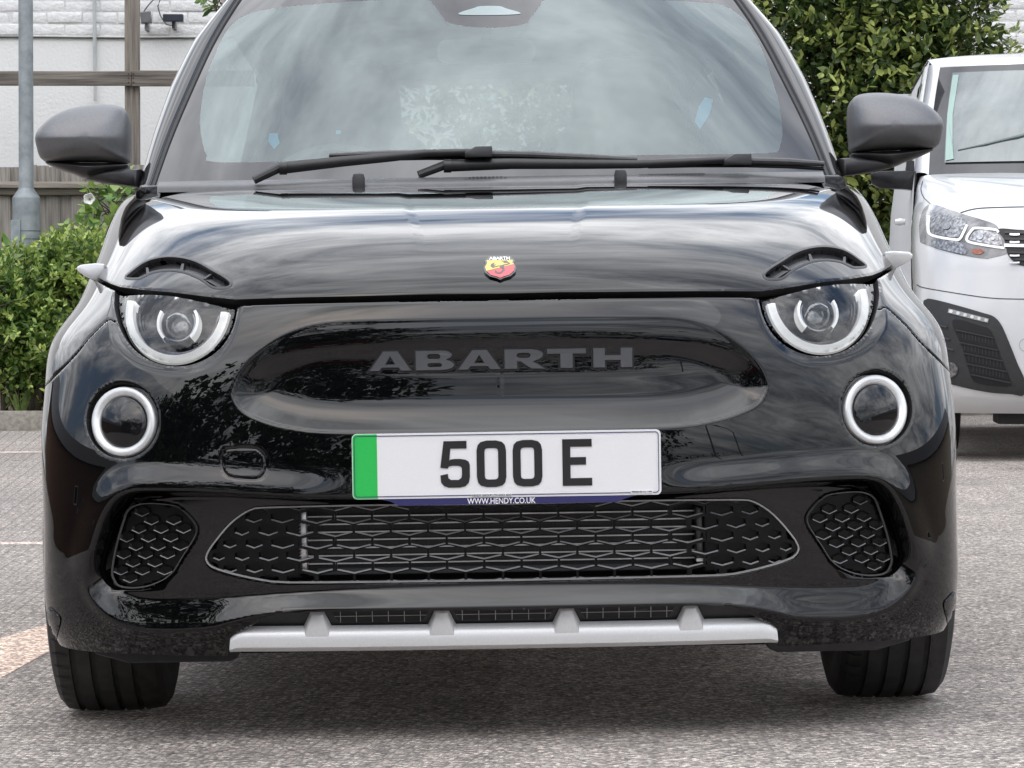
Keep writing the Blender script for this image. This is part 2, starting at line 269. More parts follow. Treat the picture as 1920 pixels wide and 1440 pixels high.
# ------------------------------------------------------------------ outlines and their distance fields
def P2(name): return np.array(TR[name])
def halfclose(p):                     # an outline that ends on the centre line
    return np.concatenate([[[-.06, p[0, 1]]], p, [[-.06, p[-1, 1]]]])
def sdf(x, z, poly, pad=.06):
    """signed distance (negative inside) to a closed outline"""
    x = np.abs(x); out_ = np.full(x.shape, 1.); lo = poly.min(0) - pad; hi = poly.max(0) + pad
    m = (x > lo[0]) & (x < hi[0]) & (z > lo[1]) & (z < hi[1]); X = x[m]; Z = z[m]
    if len(X) == 0: return out_
    d = np.full(X.shape, 9.); ins = np.zeros(X.shape, bool); n = len(poly)
    for i in range(n):
        a = poly[i]; b = poly[(i + 1) % n]; ex, ez = b - a; l2 = ex * ex + ez * ez + 1e-12
        t = np.clip(((X - a[0]) * ex + (Z - a[1]) * ez) / l2, 0, 1); d = np.minimum(d, np.hypot(X - a[0] - t * ex, Z - a[1] - t * ez))
        c = (a[1] > Z) != (b[1] > Z)
        with np.errstate(divide='ignore', invalid='ignore'): xi = a[0] + (Z - a[1]) * ex / (ez if abs(ez) > 1e-12 else 1e-12)
        ins ^= c & (X < xi)
    out_[m] = np.where(ins, -d, d); return out_
def smooth_closed(p, n=160):
    """a rounded closed outline through the measured points (centripetal-free Catmull-Rom)"""
    k = len(p); t = np.linspace(0, k, n, endpoint=False); i = t.astype(int); f = (t - i)[:, None]
    a, b, c, d = p[(i - 1) % k], p[i % k], p[(i + 1) % k], p[(i + 2) % k]
    return .5 * (2 * b + (c - a) * f + (2 * a - 5 * b + 4 * c - d) * f ** 2 + (3 * b - a - 3 * c + d) * f ** 3)
def smooth_open(p, n=120):
    q = np.concatenate([[2 * p[0] - p[1]], p, [2 * p[-1] - p[-2]]]); k = len(p) - 1; t = np.linspace(0, k - 1e-6, n); i = t.astype(int) + 1; f = (t - i + 1)[:, None]
    a, b, c, d = q[i - 1], q[i], q[i + 1], q[i + 2]
    return .5 * (2 * b + (c - a) * f + (2 * a - 5 * b + 4 * c - d) * f ** 2 + (3 * b - a - 3 * c + d) * f ** 3)
gap_u = P2('gap')[:12]; gap_l = P2('gap')[12:]
gap_l[:, 1] -= .0022; gap_u[:, 1] += .0022
gap_up = np.concatenate([gap_u, [[.775, .8185], [.90, .8205]]]); gap_lo = np.concatenate([[[.90, .8165], [.775, .8145]], gap_l])
O_gap = np.concatenate([[[-.06, gap_up[0, 1]]], gap_up, gap_lo, [[-.06, gap_lo[-1, 1]]]])
O_head = P2('head'); _hg = np.interp(O_head[:, 0], P2('gap')[12:][::-1][:, 0], gap_l[::-1][:, 1]) if False else np.interp(O_head[:, 0], gap_l[::-1][:, 0], gap_l[::-1][:, 1])
O_head[:, 1] = np.minimum(O_head[:, 1], _hg); O_fog = P2('fogo'); O_tow = smooth_closed(P2('tow'), 60); O_brow = P2('brow')
O_out = halfclose(smooth_open(P2('out'), 90)); O_inn = halfclose(smooth_open(P2('inn'), 90))
O_gri = halfclose(smooth_open(P2('grille'), 90)); O_vent = smooth_closed(P2('vent'), 90); O_bowl = halfclose(smooth_open(P2('bowl'), 90))
O_sock = smooth_closed(P2('socket'), 90)
st = P2('skidtop'); O_low = np.concatenate([[[-.06, .229]], smooth_open(st, 40), [[.474, .180], [.474, .100], [-.06, .100]]])
sm = smooth_open(P2('seam'), 30); O_fend = np.concatenate([sm, [[.84, sm[-1, 1] - .012], [.95, .58], [.95, .8155], [.775, .8145]], P2('gap')[12:16], [[.66, .77], [.66, .74]]])
def sstep(t): t = np.clip(t, 0, 1); return t * t * (3 - 2 * t)
def disp(x, z):
    """how far features sink into (+) or stand out of (-) the smooth body, metres"""
    x = np.abs(x); D = np.zeros(x.shape)
    do = sdf(x, z, O_out); di = sdf(x, z, O_inn)
    s = np.where(di < 0, 1., np.clip(-do, 0, 1) / (np.clip(-do, 0, 1) + np.clip(di, 0, 1) + 1e-9)) * (do < 0)
    low = np.clip((.30 - z) / .04, 0, 1)
    D += (.030 + .020 * sstep((x - .56) / .10)) * (1 - low) * sstep(s) + .027 * low * s ** .9
    D -= .013 * sstep(1 - np.clip(do, 0, 1) / .052) * sstep((x - .22) / .14) * sstep((z - .27) / .07) * (1 - sstep((x - .735) / .05)) * (1 - sstep(s))      # shelf that swells out over the intake
    lip = np.exp(-(np.minimum(do, .02) / .012) ** 2) * low * (do > -.02); D -= .004 * lip
    b = np.clip(-sdf(x, z, O_bowl), 0, 1)
    D += .0215 * np.sin(np.minimum(b / .066, 1) * math.pi / 2) * sstep((.742 - z) / .115) + .0012 * np.minimum(b / .004, 1) * (b > 0)
    xb = np.interp(z, [.80, .843, .857, .895, .948, 1.0], [.112, .127, .134, .144, .163, .175])
    D += .0018 * (1 - sstep((x - xb) / .026 + .5)) * sstep((z - .83) / .10)
    so = -sdf(x, z, O_sock); D += .0075 * np.clip(so / .016, 0, 1) ** 1.2 * (sdf(x, z, O_gap) > 0) * (z < .80)
    # soft swell of the wings round the lamps
    D -= .004 * np.exp(-((x - .62) ** 2 / .010 + (z - .66) ** 2 / .012))
    return D
def put(x, z, off=0., feat=True):
    """point on the car's skin seen from the front at (x, z), lifted off it by off"""
    x = np.atleast_1d(np.asarray(x, float)); z = np.atleast_1d(np.asarray(z, float)); off = np.asarray(off, float) * np.ones(x.shape)
    u, t = inv(x, z); n = snorm(u, t); d = disp(x, z) if feat else 0
    return surf(u, t) + n * (off - d)[:, None]
# ------------------------------------------------------------------ the skin as one fine grid, cut into panels
CUTS = [O_gap, O_head, O_fog, O_gri, O_vent, O_low, O_tow, O_brow, O_fend]
NU, NT = 720, 500
HU = 1.97 / (NU - 1); HT = TMAX / (NT - 1); us = np.linspace(-.985, .985, NU); ts = np.linspace(0, TMAX, NT); U, T = np.meshgrid(us, ts); U = U.ravel().copy(); T = T.ravel().copy()
P = surf(U, T); SN = np.zeros(len(U), int) - 1; e_ = 1e-4
def pull(u, t, poly, it=5, off=0.):              # slide points of the skin onto an outline
    for _ in range(it):
        p = surf(u, t); d0 = sdf(p[:, 0], p[:, 2], poly) - off; h = 2e-4
        gx = (sdf(p[:, 0] + h, p[:, 2], poly) - sdf(p[:, 0] - h, p[:, 2], poly)) / (2 * h); gz_ = (sdf(p[:, 0], p[:, 2] + h, poly) - sdf(p[:, 0], p[:, 2] - h, poly)) / (2 * h)
        g2 = np.maximum(gx ** 2 + gz_ ** 2, .3); dx = -d0 * gx / g2; dz = -d0 * gz_ / g2
        A = (surf(u + e_, t) - p) / e_; B = (surf(u, t + e_) - p) / e_
        det = A[:, 0] * B[:, 2] - A[:, 2] * B[:, 0]; ok = np.abs(det) > .05; det = np.where(ok, det, 1)
        u = np.clip(u + np.clip((dx * B[:, 2] - dz * B[:, 0]) / det, -.006, .006) * ok, -.985, .985); t = np.clip(t + np.clip((dz * A[:, 0] - dx * A[:, 2]) / det, -.006, .006) * ok, 0, TMAX)
    return u, t
for ci, poly in enumerate(CUTS):
    d = sdf(P[:, 0], P[:, 2], poly); idx = np.where((np.abs(d) < .0045) & (SN < 0) & ((P[:, 0] < 0) | (ci != 6)))[0]
    if not len(idx): continue
    u, t = pull(U[idx], T[idx], poly); near = (np.abs(u - U[idx]) < .62 * HU) & (np.abs(t - T[idx]) < .62 * HT); idx = idx[near]; U[idx] = u[near]; T[idx] = t[near]; SN[idx] = ci
P = surf(U, T); NRM = snorm(U, T); D = disp(P[:, 0], P[:, 2])
RO = .0011
for ci, poly in enumerate(CUTS):
    d = np.abs(sdf(P[:, 0], P[:, 2], poly)) + (1. if ci == 6 else 0) * (P[:, 0] > 0); q = np.clip(1 - d / RO, 0, 1); D += (RO if ci != 6 else .0006) * (1 - np.sqrt(np.clip(1 - q ** 2, 0, 1)))
PS = P - NRM * D[:, None]
ii = np.arange(NT * NU).reshape(NT, NU); a, b, c, d_ = ii[:-1, :-1].ravel(), ii[:-1, 1:].ravel(), ii[1:, 1:].ravel(), ii[1:, :-1].ravel()
sn = SN >= 0; diag = (sn[a].astype(int) + sn[c]) > (sn[b].astype(int) + sn[d_])
T1 = np.where(diag[:, None], np.stack([a, b, c], 1), np.stack([a, b, d_], 1)); T2 = np.where(diag[:, None], np.stack([a, c, d_], 1), np.stack([b, c, d_], 1))
TRI = np.concatenate([T1, T2]); CEN = P[TRI].mean(1); cx, cz = CEN[:, 0], CEN[:, 2]
sd_ = [sdf(cx, cz, p) for p in CUTS]
gone = (sd_[0] < 0) | (sd_[1] < 0) | (sd_[2] < 0) | (sd_[3] < 0) | (sd_[4] < 0) | (sd_[5] < 0) | (sd_[7] < 0)
above = cz > np.interp(np.abs(cx), gap_up[:, 0], gap_up[:, 1]) - .003
gone &= ~(above & (sd_[1] < 0) & (sd_[0] > 0) & (sd_[7] > 0))
reg = np.where(gone, -1, np.where(above, 0, np.where(sd_[6] < 0, np.where(cx < 0, 3, 1), np.where(sd_[8] < 0, 2, 1))))
DBG = False
def panel(name, F, m, parent, flange=.016, nsharp=True):
    used, invx = np.unique(F, return_inverse=True); F2 = invx.reshape(F.shape); V = PS[used].copy(); N_ = NRM[used].copy()
    E = np.concatenate([F2[:, [0, 1]], F2[:, [1, 2]], F2[:, [2, 0]]]); key = np.sort(E, 1); k1 = key[:, 0].astype(np.int64) * len(used) + key[:, 1]
    uq, ix, cnt = np.unique(k1, return_index=True, return_counts=True); be = E[ix[cnt == 1]]
    bv = np.unique(be); gi = used[bv]; ds = np.stack([np.abs(sdf(P[gi, 0], P[gi, 2], q_)) + (1 if k_ == 6 else 0) * (P[gi, 0] > 0) for k_, q_ in enumerate(CUTS)]); bc = ds.argmin(0); bd_ = ds.min(0)
    for k_, q_ in enumerate(CUTS):        # every rim vertex ends exactly on its outline
        w_ = np.where((bc == k_) & (bd_ < .0065))[0]; of_ = 0.
        if k_ == 8: of_ = -.0010 if name == 'wing' else .0010
        if k_ == 6: of_ = -.0007 if name == 'tow_eye_cover' else .0005
        if len(w_): u, t = pull(U[gi[w_]], T[gi[w_]], q_, 6, of_); p_ = surf(u, t); n_ = snorm(u, t); V[bv[w_]] = p_ - n_ * (disp(p_[:, 0], p_[:, 2]) + RO)[:, None]; N_[bv[w_]] = n_; print('rim', name, k_, len(w_), 'off', np.abs(sdf(p_[:, 0], p_[:, 2], q_) - of_).max(), p_[np.abs(sdf(p_[:, 0], p_[:, 2], q_) - of_).argmax()].round(3)) if DBG else None
    mp = np.full(len(used), -1); mp[bv] = np.arange(len(bv)) + len(used); q = mp + len(bv)
    V1 = V[bv] - N_[bv] * .0002; V2 = V[bv] - N_[bv] * flange           # the folded-in edge of the panel
    Q = np.stack([mp[be[:, 1]], mp[be[:, 0]], q[be[:, 0]]], 1); Q2 = np.stack([mp[be[:, 1]], q[be[:, 0]], q[be[:, 1]]], 1)
    o = npmesh(name, np.concatenate([V, V1, V2]), np.concatenate([F2, Q, Q2]), m, parent)
    o.data.materials.append(M_black); mi = np.zeros(len(o.data.polygons), np.int32); mi[len(F2):] = 1; o.data.polygons.foreach_set('material_index', mi); return o
M_paint = mat('black_paint', (.0022, .0023, .0028), rough=.02, metal=0, ior=1.18, coat=.95, crough=.0, bump=.00002, bscale=9)
M_gloss = mat('gloss_black_plastic', (.006, .006, .007), rough=.06, ior=1.5, coat=.0, var=.3, vscale=40)
M_satin = mat('satin_dark_plastic', (.030, .030, .033), rough=.42, var=.15, vscale=60, bump=.0002, bscale=700)
M_black = mat('matt_black', (.006, .006, .007), rough=.7, var=.3, vscale=30)
M_rubber = mat('rubber', (.012, .012, .012), rough=.55, var=.3, vscale=30)
car = empty('parked_car', (0, 0, 0), (0, -TILT, 0))
tag(car, 'shiny black small hatchback facing the camera with white and green 500 E number plate', 'car')
bumper = panel('bumper', TRI[reg == 1], M_paint, car)
bonnet = panel('bonnet', TRI[reg == 0], M_paint, car)
fl = TRI[reg == 2]; fx = P[fl].mean(1)[:, 0]
panel('wing', fl[fx < 0], M_paint, car); panel('wing', fl[fx > 0], M_paint, car)
tow = panel('tow_eye_cover', TRI[reg == 3], M_paint, car)
# ------------------------------------------------------------------ things fixed to the skin
def lattice(poly, step, x0=None, full=False, keep=None):
    """triangulated flat piece inside an outline (x, z), with its rim snapped to the outline"""
    lo = poly.min(0) - step; hi = poly.max(0) + step
    if full: lo[0] = -hi[0]
    nx = int((hi[0] - lo[0]) / step) + 1; nz = int((hi[1] - lo[1]) / step) + 1
    X, Z = np.meshgrid(np.linspace(lo[0], hi[0], nx), np.linspace(lo[1], hi[1], nz)); X = X.ravel(); Z = Z.ravel(); S = lambda a, b: sdf(a, b, poly) if full else sdf1(a, b, poly)
    d = S(X, Z); m = np.abs(d) < step * .72; h = 1e-4
    for _ in range(3):
        d = S(X[m], Z[m]); gx = (S(X[m] + h, Z[m]) - S(X[m] - h, Z[m])) / (2 * h); gz_ = (S(X[m], Z[m] + h) - S(X[m], Z[m] - h)) / (2 * h); g2 = np.maximum(gx ** 2 + gz_ ** 2, .4)
        X[m] -= d * gx / g2; Z[m] -= d * gz_ / g2
    ii = np.arange(nx * nz).reshape(nz, nx); a, b, c, e = ii[:-1, :-1].ravel(), ii[:-1, 1:].ravel(), ii[1:, 1:].ravel(), ii[1:, :-1].ravel()
    dg = (m[a].astype(int) + m[c]) > (m[b].astype(int) + m[e])
    T = np.concatenate([np.where(dg[:, None], np.stack([a, b, c], 1), np.stack([a, b, e], 1)), np.where(dg[:, None], np.stack([a, c, e], 1), np.stack([b, c, e], 1))])
    cx = X[T].mean(1); cz = Z[T].mean(1); k = S(cx, cz) < 0
    if keep is not None: k &= keep(cx, cz)
    T = T[k]; us_, inv_ = np.unique(T, return_inverse=True); return X[us_], Z[us_], inv_.reshape(T.shape)
def sdf1(x, z, poly): return sdf(np.abs(x) * 0 + x, z, poly) if True else None
def mirrorx(V): V = np.asarray(V, float).copy(); V[:, 0] *= -1; return V
def sheet(name, poly, step, off, m, parent, side=0, feat=False, keep=None, thick=0., smooth=True):
    """a skin-following sheet inside an outline; side -1/1 = the car's image-left / image-right copy, 0 = both halves in one"""
    X, Z, T = lattice(poly, step, full=(side == 0), keep=keep)
    o_ = off(X, Z) if callable(off) else off; V = put(X, Z, o_, feat)
    if side == -1: V[:, 0] *= -1; T = T[:, ::-1]
    if thick:
        E = np.concatenate([T[:, [0, 1]], T[:, [1, 2]], T[:, [2, 0]]]); k = np.sort(E, 1); k = k[:, 0].astype(np.int64) * len(V) + k[:, 1]
        uq, ix, cnt = np.unique(k, return_index=True, return_counts=True); be = E[ix[cnt == 1]]; bv = np.unique(be)
        W_ = put(X[bv], Z[bv], (o_ if np.isscalar(o_) else o_[bv]) - thick, feat)
        if side == -1: W_[:, 0] *= -1
        mp = np.full(len(V), -1); mp[bv] = np.arange(len(bv)); a = len(V); q = mp + a + len(bv)
        Q = np.stack([mp[be[:, 1]] + a, mp[be[:, 0]] + a, q[be[:, 0]]], 1); Q2 = np.stack([mp[be[:, 1]] + a, q[be[:, 0]], q[be[:, 1]]], 1)
        V = np.concatenate([V, V[bv], W_]); T = np.concatenate([T, Q, Q2])
    return npmesh(name, V, T, m, parent, smooth)
def pring(cx, cz, prof, a0=0, a1=360, n=96, ex=1., side=1, feat=False, zmax=None, close=False):
    """ring band round (cx, cz) following the skin; prof = [(radius, lift)]; image-right side, mirrored for side -1"""
    full = abs(a1 - a0) >= 359.9; A = np.radians(np.linspace(a0, a1, n, endpoint=not full)); V = []; F = []
    for r, o in prof:
        x = cx + r * np.cos(A) * ex; z = cz + r * np.sin(A)
        if zmax is not None: z = np.minimum(z, zmax(x))
        V.append(put(x, z, o, feat))
    V = np.concatenate(V); k = len(A); m_ = k if full else k - 1
    for i in range(len(prof) - 1):
        for j in range(m_): F.append((i * k + j, i * k + (j + 1) % k, (i + 1) * k + (j + 1) % k, (i + 1) * k + j))
    if close: F.append(tuple((len(prof) - 1) * k + j for j in range(k)))
    if side == -1: V = mirrorx(V)
    return V, F
def obj_vf(name, V, F, m, parent, angle=40): b = MB(); b.add(V, F); return b.build(name, m, parent, angle=angle)
def offset_poly(p, d):
    p = np.asarray(p, float); n = len(p); A = .5 * np.sum(p[:, 0] * np.roll(p[:, 1], -1) - np.roll(p[:, 0], -1) * p[:, 1]); s = 1 if A > 0 else -1; q = []
    for i in range(n):
        e1 = p[i] - p[i - 1]; e2 = p[(i + 1) % n] - p[i]; e1 /= np.linalg.norm(e1) + 1e-12; e2 /= np.linalg.norm(e2) + 1e-12
        n1 = np.array([e1[1], -e1[0]]) * s; n2 = np.array([e2[1], -e2[0]]) * s; b = n1 + n2; l = np.dot(b, b); q.append(p[i] + b * (2 * d / max(l, .6)))
    return np.array(q)
def draped(poly, holes, top, bot, feat=True):
    """cut-out letter or badge lying on the skin: flat polygon with holes, lifted and given sides"""
    loops = [np.asarray(poly, float)] + [np.asarray(h, float) for h in holes]; flat = np.concatenate(loops); n = len(flat)
    tri = tessellate_polygon([[Vector((p[0], p[1], 0)) for p in l] for l in loops]); V = np.concatenate([put(flat[:, 0], flat[:, 1], top, feat), put(flat[:, 0], flat[:, 1], bot, feat)])
    F = [tuple(t) for t in tri]; k = 0
    for l in loops:
        m = len(l); F += [((k + (i + 1) % m), k + i, k + i + n, k + (i + 1) % m + n) for i in range(m)]; k += m
    return V, F
M_lens = glass('lamp_glass', (.93, .94, .95), ior=1.55)
M_led = mat('light_guide', (.82, .83, .82), rough=.25, ior=1.5, coat=.6, var=.04, vscale=30, emit=(1, 1, .98), estr=.22)
M_chrome = mat('chrome', (.62, .63, .65), rough=.12, metal=1, var=.08, vscale=20)
M_silver = mat('silver_paint', (.70, .71, .72), rough=.36, metal=.25, coat=.3, var=.04, vscale=300)
M_dchrome = mat('dark_chrome', (.16, .16, .18), rough=.2, metal=1, var=.1, vscale=30)
M_groove = mat('groove_black', (.004, .004, .006), rough=.5, var=.2, vscale=30)
PX = .000927
# headlights --------------------------------------------------------
hx, hz = P2('lens').mean(0); RL = 109 * PX
O_lens = P2('lens').copy(); O_lens[:, 1] = np.minimum(O_lens[:, 1], np.interp(O_lens[:, 0], gap_l[::-1][:, 0], gap_l[::-1][:, 1]) - .0008)
ztop = lambda x: np.interp(x, gap_l[::-1][:, 0], gap_l[::-1][:, 1]) - .0012
TLT = lambda z: -.013 * np.clip((hz + .045 - z) / .15, 0, 1.2)          # the lamp unit stands more upright than the wing round it
def pring_t(cx, cz, prof, a0=0, a1=360, n=96, ex=1., side=1, feat=False, zmax=None, close=False):
    full = abs(a1 - a0) >= 359.9; A = np.radians(np.linspace(a0, a1, n, endpoint=not full)); V = []; F = []
    for r, o in prof:
        x = cx + r * np.cos(A) * ex; z = cz + r * np.sin(A)
        if zmax is not None: z = np.minimum(z, zmax(x))
        V.append(put(x, z, o + (TLT(z) if r < RL + .0035 else 0), feat))
    V = np.concatenate(V); k = len(A); m_ = k if full else k - 1
    for i in range(len(prof) - 1):
        for j in range(m_): F.append((i * k + j, i * k + (j + 1) % k, (i + 1) * k + (j + 1) % k, (i + 1) * k + j))
    return (mirrorx(V) if side == -1 else V), F
for side in (-1, 1):
    hl = obj_vf('headlight', *pring_t(hx, hz, [(RL + .0040, -.020), (RL + .003, -.021), (RL + .001, -.011), (RL - .001, -.030), (RL - .012, -.036), (.004, -.040)], ex=1, side=side, zmax=ztop), mat('lamp_housing', (.007, .007, .009), rough=.25, var=.2), car)
    sheet('lens', O_lens, .004, lambda X, Z: TLT(Z) - .0045 + .013 * (1 - np.clip(((X - hx) ** 2 + (Z - hz) ** 2) / RL ** 2, 0, 1)), M_lens, hl, side)
    V, F = pring_t(hx, hz - .001, [(RL - .0045, -.018), (RL - .006, -.013), (RL - .011, -.0115), (RL - .018, -.013), (RL - .0195, -.022)], 172 - 360, 22 - 0 - 32, 110, side=side, zmax=lambda x: ztop(x) - .004) if False else pring_t(hx, hz - .001, [(RL - .0035, -.020), (RL - .0050, -.0125), (RL - .011, -.0110), (RL - .0185, -.0130), (RL - .0205, -.024)], -192, 25, 120, side=side, zmax=lambda x: ztop(x) - .003)
    # the light guide runs from the outer top round the bottom and stops short at the inner top
    a_in, a_out = -194, 14
    V, F = pring_t(hx, hz - .001, [(RL - .0015, -.020), (RL - .0030, -.0095), (RL - .010, -.0080), (RL - .0175, -.0095), (RL - .0195, -.022)], -179, 17, 120, side=side, zmax=lambda x: ztop(x) - .003)
    obj_vf('light_guide', V, F, M_led, hl)
    for k, (r1, r2, o) in enumerate([(RL - .0200, RL - .0218, -.016), (RL - .0245, RL - .026, -.020), (RL - .0285, RL - .0295, -.024)]):
        obj_vf('trim_ring', *pring_t(hx, hz - .001, [(r1, o - .004), (r1, o), (r2, o), (r2, o - .006)], -178, -2, 80, side=side, zmax=lambda x: ztop(x) - .004), M_dchrome, hl)
    jx, jz = hx - .000, hz - .022
    for a0, a1 in ((-48, 32), (148, 228)):
        obj_vf('running_light', *pring_t(jx, jz + .001, [(.0405, -.030), (.0395, -.017), (.0345, -.017), (.0335, -.030)], a0, a1, 30, side=side), M_led, hl)
    pr = obj_vf('projector', *pring_t(jx, jz, [(.0325, -.034), (.0322, -.020), (.030, -.0195), (.029, -.030)], side=side), M_dchrome, hl)
    obj_vf('projector_lens', *pring_t(jx, jz, [(.029, -.028), (.025, -.020), (.019, -.015), (.011, -.0125), (.004, -.012), (.0004, -.0119)], n=40, side=side), mat('projector_glass', (.035, .037, .036), rough=.03, ior=1.6, coat=1, crough=0, var=.5, vscale=70), pr)
    # fog lamps
    fx_, fz_ = P2('fogo').mean(0); fl_ = obj_vf('daytime_lamp', *pring(fx_, fz_, [(.0655, -.006), (.0645, -.010), (.0600, -.010), (.0590, -.014)], ex=.985, side=side), M_gloss, car)
    obj_vf('ring', *pring(fx_, fz_ - .0005, [(.0605, -.012), (.0598, -.003), (.0580, -.0008), (.0545, .0004), (.0490, -.0010), (.0450, -.0040), (.0435, -.0085)], ex=.975, side=side), mat('ring_white', (.60, .61, .61), rough=.30, metal=.25, coat=1, crough=.02, var=.1, vscale=25, emit=(1, 1, 1), estr=.0), fl_)
    obj_vf('centre_lens', *pring(fx_, fz_ - .0005, [(.0438, -.008), (.0430, -.0035), (.041, -.0015), (.036, .0003), (.028, .0036), (.018, .0064), (.009, .0080), (.0004, .0086)], n=72, ex=.975, side=side), M_gloss, fl_)
    # bonnet vents above the headlights
    bv_ = sheet('bonnet_vent', O_brow, .003, -.015, M_satin, car, side, thick=-.014)
    rim = O_brow; X_ = np.concatenate([rim, rim[:1]]); c_ = rim.mean(0); outp = offset_poly(smooth_closed(rim, 80), .0032); inp = offset_poly(smooth_closed(rim, 80), -.0008)
    V = np.concatenate([put(outp[:, 0], outp[:, 1], .0003), put(offset_poly(outp, -.001)[:, 0], offset_poly(outp, -.001)[:, 1], .0011), put(inp[:, 0], inp[:, 1], .0009), put(inp[:, 0], inp[:, 1], -.006)])
    F = [(i * 80 + j, i * 80 + (j + 1) % 80, (i + 1) * 80 + (j + 1) % 80, (i + 1) * 80 + j) for i in range(3) for j in range(80)]
    if side == -1: V = mirrorx(V)
    obj_vf('rim', V, F, M_satin, bv_)
    ctr = smooth_open(np.array([-.0055, -.001]) + np.array([[.668, .8135], [.640, .8265], [.592, .8345], [.545, .828], [.505, .8085], [.481, .7935]]), 60)
    low_ = smooth_open(np.array([-.0055, -.001]) + np.array([[.655, .8105], [.634, .8165], [.588, .8245], [.551, .8195], [.518, .8050], [.497, .7935]]), 60)
    V = np.concatenate([put(ctr[:, 0], ctr[:, 1], -.011, False), put(low_[:, 0], low_[:, 1], -.004, False)]); F = [(j, j + 1, 61 + j, 60 + j) for j in range(59)]
    if side == -1: V = mirrorx(V)
    obj_vf('ledge', V, F, mat('vent_ledge', (.10, .10, .105), rough=.4, var=.1), bv_)
    for j in (13, 30, 45):
        a_, b_ = ctr[j], low_[j]; q = MB(); w = .0022
        pts = put([a_[0] - w, a_[0] + w, b_[0] + w * 1.6, b_[0] - w * 1.6], [a_[1] + .004, a_[1] + .004, b_[1], b_[1]], -.0035, False); pt2 = put([a_[0] - w, a_[0] + w, b_[0] + w, b_[0] - w], [a_[1] + .004, a_[1] + .004, b_[1], b_[1]], -.013, False)
        V = np.concatenate([pts, pt2]); V = mirrorx(V) if side == -1 else V
        q.add(V, [(0, 1, 2, 3), (4, 5, 6, 7), (0, 1, 5, 4), (1, 2, 6, 5), (2, 3, 7, 6), (3, 0, 4, 7)]).build('rib', M_satin, bv_)
    # chrome wing trims at the end of the bonnet shut line
    q = MB(); s_ = side; pr_ = [(.772, .8325), (.764, .8370), (.738, .8395), (.722, .8380), (.722, .8080), (.735, .8045), (.757, .8150), (.770, .8250)]; n_ = len(pr_)
    V = [(s_ * a, .50 + (.772 - a) * .35, b) for a, b in pr_] + [(s_ * (a - .004), .74, b - .002) for a, b in pr_]
    q.add(V, [tuple(range(n_)), tuple(range(n_, 2 * n_))] + [(i, (i + 1) % n_, (i + 1) % n_ + n_, i + n_) for i in range(n_)]); q.build('wing_trim', mat('bright_trim', (.80, .80, .81), rough=.28, metal=.25, coat=1, var=.05), car, bevel=.0025)
for side in (-1, 1): sheet('corner_insert', smooth_closed(P2('notch'), 40), .004, .0022, M_gloss, car, side, thick=.006)
# bowl lettering ----------------------------------------------------
def rr(x0, x1, z0, z1, r, n=5, corners=(1, 1, 1, 1)):
    P_ = []; cs = [(x1, z1, 0), (x0, z1, 90), (x0, z0, 180), (x1, z0, 270)]
    for k, (x, z, a) in enumerate(cs):
        if not corners[k]: P_.append((x, z)); continue
        cx_ = x - r if x == x1 else x + r; cz_ = z - r if z == z1 else z + r
        for j in range(n + 1): t = math.radians(a + 90 * j / n); P_.append((cx_ + r * math.cos(t), cz_ + r * math.sin(t)))
    return P_
LET = {  # unit: width 1, height 1
 'A': ([(0, 0), (.26, 0), (.31, .16), (.68, .16), (.735, 0), (1, 0), (.68, 1), (.34, 1)], [[(.405, .36), (.60, .36), (.50, .70)]], .95),
 'B': ([(0, 0), (.62, 0), (.80, .02), (.93, .10), (.985, .22), (.985, .34), (.92, .46), (.82, .54), (.90, .62), (.945, .73), (.93, .84), (.85, .95), (.72, 1), (0, 1)], [rr(.32, .62, .60, .79, .06, 3), rr(.32, .66, .20, .36, .06, 3)], .84),
 'R': ([(0, 0), (.33, 0), (.33, .36), (.38, .36), (.65, 0), (1, 0), (.72, .38), (.86, .48), (.93, .60), (.945, .72), (.91, .86), (.80, .96), (.64, 1), (0, 1)], [rr(.31, .62, .58, .78, .09, 4)], .98),
 'T': ([(.33, 0), (.67, 0), (.67, .70), (1, .70), (1, 1), (0, 1), (0, .70), (.33, .70)], [], .95),
 'H': ([(0, 0), (.32, 0), (.32, .36), (.68, .36), (.68, 0), (1, 0), (1, 1), (.68, 1), (.68, .66), (.32, .66), (.32, 1), (0, 1)], [], 1.)}
# letter boxes measured on the panel: left, right
for ch, x0, x1 in [('A', -.2265, -.1500), ('B', -.1455, -.0765), ('A', -.0740, .0035), ('R', .0070, .0795), ('T', .0800, .1490), ('H', .1595, .2290)]:
    p, hs, _ = LET[ch]; z0, z1 = .6425, .6768
    f = lambda q: np.array([(x0 + a * (x1 - x0), z0 + b * (z1 - z0)) for a, b in q]); P_ = f(p); H_ = [f(h) for h in hs]
    lt = obj_vf('letter', *draped(offset_poly(P_, -.0012), [offset_poly(h, .0008) for h in H_], .0036, -.001), mat('letter_grey', (.072, .075, .082), rough=.42, var=.06), car)
    obj_vf('letter_outline', *draped(offset_poly(P_, .0023), [offset_poly(h, -.0008) for h in H_], .0009, -.001), M_groove, lt)
